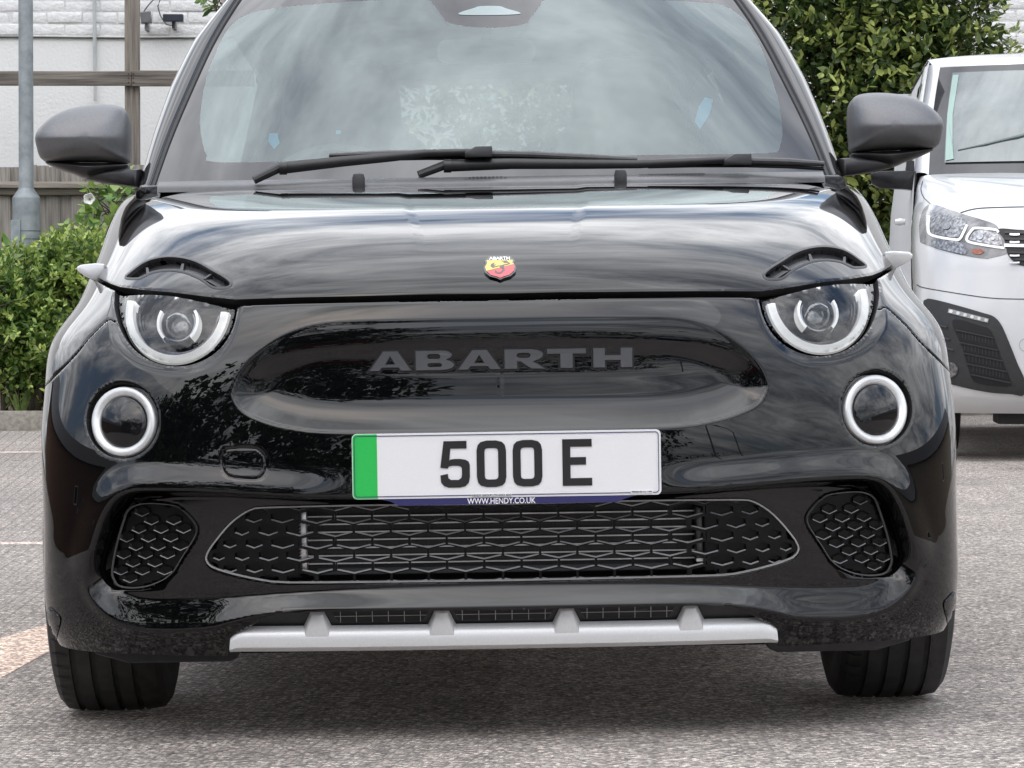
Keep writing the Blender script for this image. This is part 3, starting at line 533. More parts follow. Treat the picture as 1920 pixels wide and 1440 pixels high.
# shield badge on the bonnet -----------------------------------------
bx, bz = .0035, .8105
sh = np.array([(-.62, 1.), (.62, 1.), (.92, .62), (.86, .40), (1.0, .05), (.93, -.35), (.62, -.70), (.22, -.86), (0, -1.), (-.22, -.86), (-.62, -.70), (-.93, -.35), (-1.0, .05), (-.86, .40), (-.92, .62)])
def bd(q, s=1.): q = np.asarray(q, float); return np.stack([bx + q[:, 0] * .0285 * s, bz + q[:, 1] * .0205 * s], 1)
badge = obj_vf('badge', *draped(bd(sh), [], .0045, -.002), mat('badge_black', (.01, .01, .01), rough=.2, coat=1, var=.2), car)
M_by = mat('badge_yellow', (.62, .47, .06), rough=.3, coat=1, var=.06); M_br = mat('badge_red', (.50, .02, .04), rough=.3, coat=1, var=.06); M_bw = mat('badge_white', (.85, .85, .85), rough=.3, coat=1, var=.03); M_bk = mat('badge_ink', (.02, .02, .025), rough=.3, coat=1, var=.1)
def up_(q, off): return np.asarray(q), off
obj_vf('badge_field', *draped(bd([(-.80, .62), (.80, .62), (.76, .40), (.86, .26), (-.83, -.28), (-.90, .06), (-.76, .40)]), [], .0055, .004), M_by, badge)
obj_vf('badge_field', *draped(bd([(-.82, -.31), (.87, .24), (.91, .06), (.84, -.30), (.56, -.62), (.2, -.76), (0, -.88), (-.2, -.76), (-.56, -.62)]), [], .0055, .004), M_br, badge)
sc = MB()
for q in [[(-.52, .28), (-.30, .42), (-.40, .20), (-.22, .24), (-.46, .02), (-.58, .12)], [(.10, .52), (.42, .56), (.62, .30), (.44, .38), (.20, .38), (.34, .44)], [(-.05, .12), (.22, .22), (.24, .06), (.12, -.10), (.02, .02)], [(.12, -.08), (.26, -.02), (.28, -.22), (.16, -.40), (.02, -.52), (-.04, -.44), (.08, -.34), (.16, -.22)], [(-.04, -.44), (.02, -.52), (-.20, -.50), (-.32, -.36), (-.26, -.22), (-.20, -.36)], [(-.46, .02), (-.06, .16), (-.05, .12), (-.44, -.04)], [(.20, .20), (.60, .34), (.62, .28), (.22, .14)]]:
    sc.add(*draped(bd(q), [], .0059, .005))
sc.build('scorpion_emblem', M_bk, badge)
def text_mesh(name, s, size, m, parent, width=None, extrude=.0004, loc=(0, 0, 0), rot=(R(90), 0, 0), align='CENTER', bold=0., sx=1.):
    cu = bpy.data.curves.new(name, 'FONT'); cu.body = s; cu.size = size; cu.align_x = align; cu.extrude = extrude; cu.offset = bold; cu.resolution_u = 3
    t = bpy.data.objects.new(name, cu); COL.objects.link(t); dg = bpy.context.evaluated_depsgraph_get(); me = bpy.data.meshes.new_from_object(t.evaluated_get(dg)); COL.objects.unlink(t); bpy.data.objects.remove(t); bpy.data.curves.remove(cu)
    V = np.empty(len(me.vertices) * 3); me.vertices.foreach_get('co', V); V = V.reshape(-1, 3)
    if width: k = width / (V[:, 0].max() - V[:, 0].min()); V[:, 0] *= k
    me.vertices.foreach_set('co', V.ravel()); me.materials.clear(); me.materials.append(m); me.update()
    o = bpy.data.objects.new(name, me); o.location = loc; o.rotation_euler = rot; return link(o, parent)
tb = text_mesh('badge_lettering', 'ABARTH', .010, M_bw, badge, width=.036, extrude=.0003, bold=.00025)
V = np.array([v.co for v in tb.data.vertices]); W_ = put(bx + V[:, 0], bz + .0128 + V[:, 1] * .72, .0058 + V[:, 2]); tb.data.vertices.foreach_set('co', W_.ravel()); tb.data.update(); tb.rotation_euler = (0, 0, 0)
# number plate --------------------------------------------------------
PY = -.0145; pc = (.0083, .4788); M_pw = mat('plate_white', (.80, .81, .83), rough=.35, coat=.5, var=.02, vscale=400); M_pg = mat('plate_green', (.012, .50, .085), rough=.35, coat=.5, var=.04, vscale=300); M_pk = mat('plate_black', (.008, .008, .010), rough=.4, coat=.3, var=.2); M_pb = mat('plate_blue', (.018, .020, .115), rough=.35, coat=.4, var=.06)
plate = MB().prism(rr(pc[0] - .262, pc[0] + .262, pc[1] - .0555, pc[1] + .0555, .008), PY, PY + .0035).build('number_plate', M_pw, car)
MB().prism(rr(pc[0] - .2608, pc[0] - .2195, pc[1] - .0545, pc[1] + .0545, .007, corners=(0, 1, 1, 0)), PY - .0006, PY + .001).build('green_band', M_pg, plate)
fo = rr(pc[0] - .2585, pc[0] + .2585, pc[1] - .0520, pc[1] + .0520, .006); fi = rr(pc[0] - .2573, pc[0] + .2573, pc[1] - .0508, pc[1] + .0508, .005)
MB().prism(fo, PY - .0010, PY + .001, [fi]).build('border_line', M_pb, plate)
def glyph(ch, x0, w=.050, h=.079, s=.0135):
    z0 = pc[1] - h / 2 + .0015; b = MB(); y0, y1 = PY - .0013, PY + .001; c = .010
    def ch8(a0, a1, b0, b1, k): return [(a0 + k, b0), (a1 - k, b0), (a1 - k * .4, b0 + k * .15), (a1 - k * .12, b0 + k * .45), (a1, b0 + k), (a1, b1 - k), (a1 - k * .12, b1 - k * .45), (a1 - k * .4, b1 - k * .15), (a1 - k, b1), (a0 + k, b1), (a0 + k * .4, b1 - k * .15), (a0 + k * .12, b1 - k * .45), (a0, b1 - k), (a0, b0 + k), (a0 + k * .12, b0 + k * .45), (a0 + k * .4, b0 + k * .15)]
    if ch == '0': b.prism(ch8(x0, x0 + w, z0, z0 + h, .017), y0, y1, [ch8(x0 + s, x0 + w - s, z0 + s * .95, z0 + h - s * .95, .006)])
    if ch == 'E': b.prism([(x0, z0), (x0 + w, z0), (x0 + w, z0 + s * .95), (x0 + s, z0 + s * .95), (x0 + s, z0 + h * .45), (x0 + w * .8, z0 + h * .45), (x0 + w * .8, z0 + h * .45 + s * .95), (x0 + s, z0 + h * .45 + s * .95), (x0 + s, z0 + h - s * .95), (x0 + w, z0 + h - s * .95), (x0 + w, z0 + h), (x0, z0 + h)], y0, y1)
    if ch == '5':
        q = [(x0 + .006, z0 + h), (x0 + w * .90, z0 + h), (x0 + w * .90, z0 + h - s * .95), (x0 + .0175, z0 + h - s * .95), (x0 + .0155, z0 + h * .585), (x0 + .018, z0 + h * .605), (x0 + .024, z0 + h * .615), (x0 + w - .016, z0 + h * .615), (x0 + w - .007, z0 + h * .595), (x0 + w - .002, z0 + h * .555), (x0 + w, z0 + h * .49), (x0 + w, z0 + .017), (x0 + w - .002, z0 + .008), (x0 + w - .008, z0 + .002), (x0 + w - .017, z0), (x0 + .014, z0), (x0 + .006, z0 + .003), (x0 + .001, z0 + .009), (x0, z0 + .021), (x0 + .0125, z0 + .0235), (x0 + .0135, z0 + .016), (x0 + .018, z0 + .013), (x0 + w - .019, z0 + .013), (x0 + w - .0145, z0 + .0165), (x0 + w - .0135, z0 + .021), (x0 + w - .0135, z0 + h * .42), (x0 + w - .016, z0 + h * .455), (x0 + w - .020, z0 + h * .47), (x0 + .020, z0 + h * .47), (x0 + .0145, z0 + h * .455), (x0 + .0125, z0 + h * .41), (x0, z0 + h * .43)]
        b.prism(q, y0, y1)
    b.build('character', M_pk, plate, angle=20)
for ch, x in [('5', -.1043), ('0', -.0425), ('0', .0187), ('E', .1030)]: glyph(ch, x)
MB().prism([(pc[0] - .215, pc[1] - .0558), (pc[0] + .219, pc[1] - .0558), (pc[0] + .197, pc[1] - .0625), (pc[0] + .186, pc[1] - .0672), (pc[0] - .184, pc[1] - .0672), (pc[0] - .197, pc[1] - .0605)], PY + .0006, PY + .004).build('dealer_strip', M_pb, plate)
text_mesh('strip_lettering', 'WWW.HENDY.CO.UK', .0140, M_bw, plate, width=.116, loc=(-.0015, PY + .0003, pc[1] - .0664), bold=.0002)
MB().box(-.052, .016, PY - .0012, PY, pc[1] - .0540, pc[1] - .0495).build('line_break', M_pw, plate)
text_mesh('small_lettering', 'HENDY GROUP LTD SO53 4DG', .0050, M_pk, plate, width=.066, loc=(-.018, PY - .0015, pc[1] - .0535))
MB().box(.218, .256, PY - .0012, PY, pc[1] - .0530, pc[1] - .0480).build('line_break', M_pw, plate)
text_mesh('small_lettering', 'EPSON BS AU 145e', .0036, M_pk, plate, width=.034, loc=(.237, PY - .0015, pc[1] - .0512))
MB().box(-.20, .22, PY + .0035, .03, pc[1] - .05, pc[1] + .04).build('plate_bracket', M_black, plate)
# grilles ---------------------------------------------------------------
def clip_poly(P_, Q):                  # convex piece P_ cut by convex outline Q (counter-clockwise)
    out_ = list(P_)
    for i in range(len(Q)):
        a = Q[i]; b = Q[(i + 1) % len(Q)]; inp_ = out_; out_ = []
        if not inp_: break
        side_ = lambda p: (b[0] - a[0]) * (p[1] - a[1]) - (b[1] - a[1]) * (p[0] - a[0])
        for j in range(len(inp_)):
            p, q = inp_[j - 1], inp_[j]; sp, sq = side_(p), side_(q)
            if (sp < 0) != (sq < 0): t = sp / (sp - sq); out_.append((p[0] + (q[0] - p[0]) * t, p[1] + (q[1] - p[1]) * t))
            if sq >= 0: out_.append(q)
    return out_
def ccw(P_): P_ = np.asarray(P_, float); A = np.sum(P_[:, 0] * np.roll(P_[:, 1], -1) - np.roll(P_[:, 0], -1) * P_[:, 1]); return P_ if A > 0 else P_[::-1]
half = smooth_open(P2('grille'), 40); Qg = ccw(np.concatenate([half, mirrorx(half[::-1])[1:-1]]))
M_grille = mat('grille_plastic', (.004, .004, .0045), rough=.30, ior=1.32, var=.2, vscale=40)
M_edge = mat('grille_edge', (.34, .34, .35), rough=.35, metal=.3, var=.1, vscale=40)
def hexp(cx_, cz_, w, s_, r_): return [(cx_ - w / 2, cz_ - s_ / 2), (cx_, cz_ - s_ / 2 - r_), (cx_ + w / 2, cz_ - s_ / 2), (cx_ + w / 2, cz_ + s_ / 2), (cx_, cz_ + s_ / 2 + r_), (cx_ - w / 2, cz_ + s_ / 2)]
def colx(c):
    s_ = 1 if c >= 0 else -1; c = abs(c); return s_ * float(np.interp(c, [0, 5, 6, 7, 8, 9], [0, .320, .380, .430, .473, .513]))
GOFF = -.031
Z0g = .3470; qz = .0223; gv = []; gf = []; ev = []; ef = []
base_n = 0
for row in range(-3, 4):
    for c2 in range(-18, 19):
        if (c2 + row) % 2: continue
        c = c2 / 2; cx_ = colx(c); w = colx(c + .5) - colx(c - .5); cz_ = Z0g + row * qz + .000
        full = hexp(cx_, cz_, w, .0150, .0073); k = float(np.interp(abs(cx_), [.29, .36, .42, .50], [1, .84, .74, .62])); wh = w * k - .0040; sh_ = .0150 * k - .0018; rh = .0073 * k
        hole = hexp(cx_, cz_, wh, sh_, rh); hb = hexp(cx_, cz_ + .0006, wh - .003, sh_ - .0018, rh * .9)
        for i in range(6):
            j = (i + 1) % 6
            pc_ = clip_poly(ccw([full[i], full[j], hole[j], hole[i]]), Qg)
            if len(pc_) >= 3:
                pa = np.array(pc_); n0 = len(gv); gv += list(pa); gf.append(tuple(range(n0, n0 + len(pa))))
            cc = clip_poly(ccw([hole[i], hole[j], hb[j], hb[i]]), Qg)
            if len(cc) >= 3 and i in (0, 1):
                n0 = len(ev); ev += [(*p, 0 if (abs(p[0] - hole[i][0]) + abs(p[1] - hole[i][1]) < 1e-9 or abs(p[0] - hole[j][0]) + abs(p[1] - hole[j][1]) < 1e-9) else 1) for p in ccw([hole[i], hole[j], hb[j], hb[i]])] if len(cc) == 4 else [(*p, .5) for p in cc]; ef.append(tuple(range(n0, len(ev))))
gv = np.array(gv); V1 = put(gv[:, 0], gv[:, 1], GOFF, False); V2 = put(gv[:, 0], gv[:, 1], GOFF - .007, False); n = len(gv)
F = list(gf) + [tuple(i + n for i in f[::-1]) for f in gf]
for f in gf:
    for i in range(len(f)): a, b = f[i], f[(i + 1) % len(f)]; F.append((b, a, a + n, b + n))
gr = obj_vf('grille_mesh', np.concatenate([V1, V2]), F, M_grille, car, angle=30)
ev = np.array(ev); obj_vf('mesh_edge_glint', put(ev[:, 0], ev[:, 1], GOFF - .0002 - .004 * ev[:, 2], False), ef, M_edge, gr)  # lower edges only: sky highlight painted in as lighter grey
for side in (-1, 1): sheet('grille_backing', halfclose(half), .006, GOFF - .010, M_grille, gr, side, keep=lambda x, z: x > .352)
def rim_strip(name, pts, w, off, m, parent, side=0, closed=False, h=.002):
    p = np.asarray(pts); q = offset_poly(p, w) if closed else None
    V = np.concatenate([put(p[:, 0], p[:, 1], off - .004, False), put(p[:, 0], p[:, 1], off, False), put(q[:, 0], q[:, 1], off, False), put(q[:, 0], q[:, 1], off - .004, False)]); k = len(p)
    F = [(i * k + j, i * k + (j + 1) % k, (i + 1) * k + (j + 1) % k, (i + 1) * k + j) for i in range(3) for j in range(k)]
    if side == -1: V = mirrorx(V)
    return obj_vf(name, V, F, m, parent)
rim_strip('grille_rim', Qg, -.0026, -.0268, M_edge, gr, closed=True)
# radiator behind the grille
rd = MB().box(-.335, .330, .110, .135, .285, .415).build('radiator', mat('radiator_core', (.022, .022, .024), rough=.6, var=.6, vscale=30, stretch=(40, 1, 1)), car)
M_alu = mat('aluminium', (.62, .62, .63), rough=.38, metal=.8, var=.12, vscale=30)
MB().box(-.352, -.336, .060, .112, .296, .403).build('side_tank', M_alu, rd, bevel=.003)
MB().box(.333, .345, .060, .112, .300, .398).build('side_tank', mat('dark_aluminium', (.09, .09, .09), rough=.4, metal=.7, var=.1), rd, bevel=.003)
MB().box(.333, .352, .055, .108, .3035, .3085).build('bracket', M_alu, rd)
for k in range(7): MB().box(-.337, .333, .104, .110, .3055 + k * .0136, .3055 + k * .0136 + .0022).build('radiator_tube', M_alu, rd)
MB().box(-.32, .31, .098, .112, .288, .2985).build('lower_rail', mat('rail_grey', (.07, .075, .08), rough=.4, metal=.5, var=.1), rd)
# side vents
for side in (-1, 1):
    vt = sheet('side_vent', O_vent, .005, -.036, M_grille, car, side, thick=-.012)
    M_vedge = mat('vent_edge', (.15, .15, .155), rough=.35, metal=.3, var=.1); V = []; F = []; eV = []; eF = []
    for row in range(-6, 7):
        for c2 in range(-6, 7):
            if (c2 + row) % 2: continue
            cx_ = .643 + c2 * .0205 - row * .003; cz_ = .345 + row * .0148; full = hexp(cx_, cz_, .0225, .0075, .005)
            if sdf(np.array([cx_]), np.array([cz_]), O_vent)[0] > -.013: continue
            n0 = len(V); V += [(*p, -.0305) for p in hexp(cx_, cz_, .0265, .0075, .0058)] + [(*p, -.0350) for p in hexp(cx_, cz_, .0205, .0052, .0042)]
            F += [(n0 + i, n0 + (i + 1) % 6, n0 + 6 + (i + 1) % 6, n0 + 6 + i) for i in range(6)]
            n0 = len(eV); a = hexp(cx_, cz_ - .0002, .0275, .0075, .0060); b_ = hexp(cx_, cz_ + .0012, .0268, .0075, .0060)
            eV += [(*p, -.0288) for p in a[:3]] + [(*p, -.0295) for p in b_[:3]]; eF += [(n0, n0 + 1, n0 + 4, n0 + 3), (n0 + 1, n0 + 2, n0 + 5, n0 + 4)]
    V = np.array(V); Vp = put(V[:, 0], V[:, 1], V[:, 2], False); eV = np.array(eV); Ep = put(eV[:, 0], eV[:, 1], eV[:, 2], False)
    if side == -1: Vp = mirrorx(Vp); Ep = mirrorx(Ep)
    obj_vf('vent_cells', Vp, F, M_groove, vt); obj_vf('cell_edge_glints', Ep, eF, M_vedge, vt)  # lighter grey on the lower cell edges paints in the sky's glint
    rim_strip('vent_rim', ccw(O_vent), -.0018, -.0270, M_vedge, vt, side=side, closed=True)
# lower opening, mesh and skid bar --------------------------------------
skt = smooth_open(st, 30); lowp = np.concatenate([[[-.06, .2275]], skt - [0, .0005], [[.4735, .180], [.472, .158], [-.06, .158]]])
lo = sheet('lower_grille', lowp, .005, -.020, M_satin, car, 0, thick=-.018)
for k, (a, b) in enumerate([(-.298, -.126), (-.089, .089), (.126, .298)]):
    zt, zb = .2245, .2005; x0, x1 = a, b
    q = [(x0 + .000, zt), (x1, zt), (x1 - .014, zb), (x0 + .014, zb)]; hole = obj_vf('air_opening', *draped([(x0 + (x1 - x0) * t, zt) for t in np.linspace(0, 1, 8)] + [(x1 - .014 + (x0 - x1 + .028) * t, zb) for t in np.linspace(0, 1, 8)], [], -.0190, -.021, feat=False), M_groove, lo)
    b_ = MB()
    for t in np.linspace(.1, .9, 6):
        xx = x0 + (x1 - x0) * t; V = put([xx - .0006, xx + .0006, xx + .0006, xx - .0006], [zb, zb, zt, zt], -.0165, False); b_.add(V, [(0, 1, 2, 3)])
    xs_ = np.linspace(x0 + .007, x1 - .007, 9); V = np.concatenate([put(xs_, xs_ * 0 + .2135, -.0162, False), put(xs_, xs_ * 0 + .2125, -.0162, False)]); b_.add(V, [(j, j + 1, 10 + j, 9 + j) for j in range(8)])
    b_.build('grid_bars', M_edge, hole)
xs_ = np.linspace(-.4705, .4705, 81)
def barz(x): return np.interp(np.abs(x), [0, .40, .43, .4525, .463, .4705], [0, 0, 0, .0, -.0035, -.0105])
prof_ = [(.1665, -.014), (.1640, .004), (.1665, .0115), (.1740, .0150), (.1765, .0155), (.1835, .0110), (.1900, .0040), (.1945, -.006), (.1950, -.016)]
rows_ = []
for zz_, of in prof_:
    k = (zz_ - .164) / .031; zr = zz_ + barz(xs_) * k + .0012 * (np.abs(xs_) / .47) ** 2 ; rows_.append(put(xs_, zr, of, False))
V = np.concatenate(rows_); n = len(xs_); F = [(i * n + j, i * n + j + 1, (i + 1) * n + j + 1, (i + 1) * n + j) for i in range(len(prof_) - 1) for j in range(n - 1)]
F += [tuple(i * n for i in range(len(prof_))), tuple(i * n + n - 1 for i in range(len(prof_)))[::-1]]
sk = obj_vf('skid_bar', V, F, M_silver, car, angle=28)
for xc in (-.3205, -.1065, .1075, .3215):
    a = [(xc - .0265, .1915), (xc + .0265, .1915), (xc + .0135, .2215), (xc + .010, .2245), (xc - .010, .2245), (xc - .0135, .2215)]; bq = [(xc - .0215, .1880), (xc + .0215, .1880), (xc + .0100, .2165), (xc + .0075, .2185), (xc - .0075, .2185), (xc - .0100, .2165)]
    A_ = put([p[0] for p in a], [p[1] for p in a], -.016, False); B_ = put([p[0] for p in bq], [p[1] for p in bq], [.0065, .0065, -.009, -.0105, -.0105, -.009], False)
    q = MB().add(np.concatenate([A_, B_]), [tuple(range(6, 12)), tuple(range(6))[::-1]] + [(i, (i + 1) % 6, (i + 1) % 6 + 6, i + 6) for i in range(6)]); q.build('prong', M_silver, sk, bevel=.0025)
for side in (-1, 1):
    q = MB(); q.prism([(side * a, b) for a, b in [(.462, .150), (.462, .1580), (.72, .158), (.712, .150), (.655, .1335), (.480, .1330), (.466, .139)]], .170, .250); q.build('air_deflector', M_satin, car, bevel=.003)
# ------------------------------------------------------------------ windscreen, pillars, roof (car axes)
class Patch:
    def __init__(s, f, ua, ub, ta, tb):
        s.f = f; s.r = (ua, ub, ta, tb); a, b = np.meshgrid(np.linspace(ua, ub, 60), np.linspace(ta, tb, 40)); s.gu, s.gt = a.ravel(), b.ravel(); s.gp = f(s.gu, s.gt)
    def nrm(s, u, t):
        e = 1e-3; n = np.cross(s.f(u + e, t) - s.f(u - e, t), s.f(u, t + e) - s.f(u, t - e)); return n / np.linalg.norm(n, axis=-1, keepdims=True)
    def put(s, x, z, off=0.):
        x = np.atleast_1d(np.asarray(x, float)); z = np.atleast_1d(np.asarray(z, float))
        i = ((x[:, None] - s.gp[None, :, 0]) ** 2 + (z[:, None] - s.gp[None, :, 2]) ** 2).argmin(1); u, t = s.gu[i].copy(), s.gt[i].copy(); e = 1e-4
        for _ in range(8):
            P_ = s.f(u, t); fx = P_[:, 0] - x; fz = P_[:, 2] - z; A = (s.f(u + e, t) - P_) / e; B = (s.f(u, t + e) - P_) / e
            det = A[:, 0] * B[:, 2] - A[:, 2] * B[:, 0]; det = np.where(np.abs(det) < 1e-6, 1e-6, det); u = np.clip(u - np.clip((fx * B[:, 2] - fz * B[:, 0]) / det, -.2, .2), s.r[0], s.r[1]); t = np.clip(t - np.clip((fz * A[:, 0] - fx * A[:, 2]) / det, -.1, .1), s.r[2], s.r[3])
        return s.f(u, t) + s.nrm(u, t) * (np.asarray(off) * np.ones(x.shape))[:, None]
# windscreen: t 0..1 up the middle; edges measured at three heights
_wy = nspline([0, .33, .66, 1.], [.985, 1.235, 1.475, 1.700]); _wz = nspline([0, .33, .66, 1.], [.998, 1.165, 1.322, 1.462])
_wx = nspline([0, .2, .45, .7, 1.], [.684, .662, .627, .590, .535])
def wscr(u, t):
    xe = _wx(np.clip(t, -.1, 1.1)); y = _wy(t) + .155 * np.abs(u) ** 2.3; z = _wz(t) + .004 * (1 - np.abs(u) ** 2)
    z = z + (t > 1) * 0; return np.stack([u * xe, y, z], -1)
WS = Patch(wscr, -1.02, 1.02, 0, 1.0)
def grid(f, u0, u1, t0, t1, nu, nt_):
    a, b = np.meshgrid(np.linspace(u0, u1, nu), np.linspace(t0, t1, nt_)); V = f(a.ravel(), b.ravel()); ii = np.arange(nu * nt_).reshape(nt_, nu)
    return V, np.stack([ii[:-1, :-1].ravel(), ii[:-1, 1:].ravel(), ii[1:, 1:].ravel(), ii[1:, :-1].ravel()], 1)
def edge_pt(s_, t, o=0.): return wscr(np.array([s_ * (1 + o)]), np.array([t]))[0]
def xzpx(L_): # photo measurements on the windscreen -> car (x, z)
    o_ = []
    for px, py in L_:
        Y = 1.3
        for _ in range(12):
            p = atc(px, py, Y); q = WS.put([p.x], [p.z])[0]; Y = float(q[1])
        o_.append((p.x, p.z))
    return np.array(o_)
clear = xzpx([(405, 304), (388, 292), (379, 265), (375, 230), (379, 185), (389, 140), (404, 100), (424, 60), (444, 38), (470, 25), (520, 15), (640, 4), (795, -1), (808, 17), (825, 35), (858, 47), (915, 52), (972, 48), (1000, 38), (1018, 17), (1032, -2), (1200, -1), (1330, 6), (1362, 13), (1395, 37), (1425, 85), (1448, 150), (1462, 200), (1467, 250), (1461, 275), (1440, 287), (1200, 291), (900, 297), (600, 302)])
clear = smooth_closed(clear, 200); cwin = xzpx([(862, 28), (890, 15), (903, 12), (935, 12), (948, 16), (973, 27)])
def sdfa(x, z, poly):                     # signed distance without mirroring
    c = np.array([5., 0.]); return sdf(x + 5., z, poly + c)
M_wglass = glass('windscreen_glass', (.78, .86, .84), ior=1.97, rtint=(.84, .95, .95), cloudy=.06)
M_sglass = glass('side_glass', (.25, .28, .28), ior=1.5)
M_frit = mat('glass_border_black', (.012, .011, .013), rough=.03, ior=1.56, var=.2, vscale=20)
def polar_out(c0, poly, ang):            # where rays from a centre leave a closed outline
    r = np.zeros(len(ang)); n = len(poly)
    for i in range(n):
        a, b = poly[i] - c0, poly[(i + 1) % n] - c0; e = b - a
        if np.hypot(*e) < 1e-7: continue
        dx, dz = np.cos(ang), np.sin(ang); den = dx * e[1] - dz * e[0]; den = np.where(np.abs(den) < 1e-12, 1e-12, den)
        s_ = (a[0] * e[1] - a[1] * e[0]) / den; t_ = (a[0] * dz - a[1] * dx) / den; ok = (s_ < 3) & (t_ >= -1e-9) & (t_ <= 1 + 1e-9) & (s_ > 0); r = np.where(ok & (s_ > r), s_, r)
    return r
wc = np.array([.0, 1.20]); tt_ = np.linspace(0, 1, 60); eR = wscr(np.full(60, 1.), tt_)[:, [0, 2]]; eT = wscr(np.linspace(1, -1, 60), np.full(60, 1.))[:, [0, 2]]; eB = wscr(np.linspace(-1, 1, 60), np.zeros(60))[:, [0, 2]]
outer = np.concatenate([eR[:-1], eT[:-1], mirrorx(eR)[::-1][:-1], eB[:-1]]); ang = np.sort(np.concatenate([np.linspace(-math.pi, math.pi, 420, endpoint=False), np.arctan2(outer[[0, 59, 118, 177], 1] - wc[1], outer[[0, 59, 118, 177], 0] - wc[0])]))
ri = polar_out(wc, clear, ang); ro_ = polar_out(wc, outer, ang); dv = np.stack([np.cos(ang), np.sin(ang)], 1)
def ring_sheet(name, radii, m, parent, cap):
    V = []; F = []; k = len(ang)
    for r in radii: p = wc + dv * r[:, None]; V.append(WS.put(p[:, 0], p[:, 1]))
    for i in range(len(radii) - 1):
        for j in range(k): F.append((i * k + j, i * k + (j + 1) % k, (i + 1) * k + (j + 1) % k, (i + 1) * k + j))
    if cap: V.append(WS.put([wc[0]], [wc[1]])); n_ = len(radii) * k; F += [((len(radii) - 1) * k + j, (len(radii) - 1) * k + (j + 1) % k, n_) for j in range(k)]
    return npmesh(name, np.concatenate(V), F, m, parent)
ws = ring_sheet('windscreen', [ri * f for f in np.linspace(1, .04, 30)], M_wglass, car, True)
ring_sheet('glass_border', [ro_ + (ri - ro_) * f for f in np.linspace(0, 1, 8)], M_frit, ws, False)
cw_ = np.array([(a, b) for a, b in smooth_closed(cwin, 40)]); V = np.concatenate([WS.put(cw_[:, 0], cw_[:, 1], .0008), WS.put([cw_[:, 0].mean()], [cw_[:, 1].mean()], .0009)]); npmesh('sensor_window', V, [(i, (i + 1) % 40, 40) for i in range(40)], mat('sensor_window_pale', (.20, .26, .26), rough=.05, ior=1.7, var=.1), ws)
# rubber seal and painted pillar, both sides, swept up the edge of the glass
for s_ in (-1, 1):
    ts_ = np.linspace(-.04, 1.0, 40); edge = [wscr(np.array([s_ * 1.]), np.array([t]))[0] for t in ts_]
    sb = MB().tube([Vector(e) + Vector((s_ * .004, .004, .001)) for e in edge], .0055, 8); sb.build('screen_seal', M_rubber, car)
    V = []; ts2 = np.linspace(.0, 1.06, 44); edge = [wscr(np.array([s_ * 1.]), np.array([t]))[0] for t in ts2]
    for e, t in zip(edge, ts2):
        w = float(np.interp(t, [-.1, 0, .25, .45, .7, .95, 1.06], [.036, .038, .049, .057, .055, .036, .026])); zb = .006 if t < 0 else 0
        for a, b, c in [(.006, .004, -.004), (.0075, .002, .003), (.2 * w + .004, .000, .0085), (.5 * w, .004, .0105), (.75 * w, .014, .0085), (.92 * w, .028, .003), (w, .050, -.006), (w + .001, .085, -.016), (w - .004, .13, -.028)]: V.append((e[0] + s_ * a, e[1] + b, e[2] + c))
    k = 9; F = [(i * k + j, i * k + j + 1, (i + 1) * k + j + 1, (i + 1) * k + j) for i in range(43) for j in range(k - 1)]
    if s_ < 0: F = [f[::-1] for f in F]
    npmesh('pillar', V, F, M_paint, car)
    uu = np.linspace(.50, .985, 40) * s_; e0 = surf(uu, np.full(40, TMAX)); V = []                    # the wing carried on back under the pillar
    for dx, dy, dz in [(0, .004, -.001), (0, .03, .004), (-.004, .08, .010), (-.01, .16, .012), (-.02, .30, .012)]:
        V += [tuple(p + np.array([s_ * dx, dy, dz])) for p in e0]
    F = [(i * 40 + j, i * 40 + j + 1, (i + 1) * 40 + j + 1, (i + 1) * 40 + j) for i in range(4) for j in range(39)]; npmesh('wing_top', V, F if s_ > 0 else [f[::-1] for f in F], M_paint, car)
    MB().prism([(s_ * .664, 1.004), (s_ * .706, 1.003), (s_ * .716, .992), (s_ * .718, .95), (s_ * .660, .95)], 1.08, 1.22).build('pillar_foot', M_gloss, car, bevel=.004)
    # roof rail, side glass, door top
    y1 = [1.2, 1.8, 2.4, 3.0, 3.35]; belt = [(.735, .90), (.742, .91), (.742, .925), (.725, .95), (.68, .97)]; top = [(.675, 1.02), (.585, 1.43), (.575, 1.475), (.56, 1.45), (.545, 1.33)]
    V = []; n_ = len(y1)
    for j in range(n_): V += [(s_ * belt[j][0], y1[j], belt[j][1]), (s_ * top[j][0], y1[j] + (.0 if j else .05), top[j][1])]
    npmesh('side_window', V, [(2 * j, 2 * j + 2, 2 * j + 3, 2 * j + 1) for j in range(n_ - 1)], M_sglass, car, smooth=False)
# roof and header: opaque skin from the top of the glass back
def roof(u, t):
    yc = np.interp(t, [0, .1, .3, .6, .85, 1], [1.702, 1.78, 2.05, 2.6, 3.1, 3.30]); zc = np.interp(t, [0, .1, .3, .6, .85, 1], [1.464, 1.484, 1.512, 1.52, 1.485, 1.44])
    w = np.interp(t, [0, .3, .6, 1], [.535, .57, .575, .535]); k = np.abs(u); return np.stack([u * w, yc + .155 * k ** 2.3 * (1 - t), zc - (.006 + .05 * t) * k ** 3 - .02 * t * k], -1)
V, F = grid(roof, -1.08, 1.08, 0, 1, 40, 24); npmesh('roof', V, F, M_paint, car)
V2 = V.copy(); V2[:, 2] -= .03; V2[:, 1] += .005; npmesh('headlining', V2, F[:, ::-1], mat('headlining', (.24, .24, .24), rough=.9, var=.1), car)
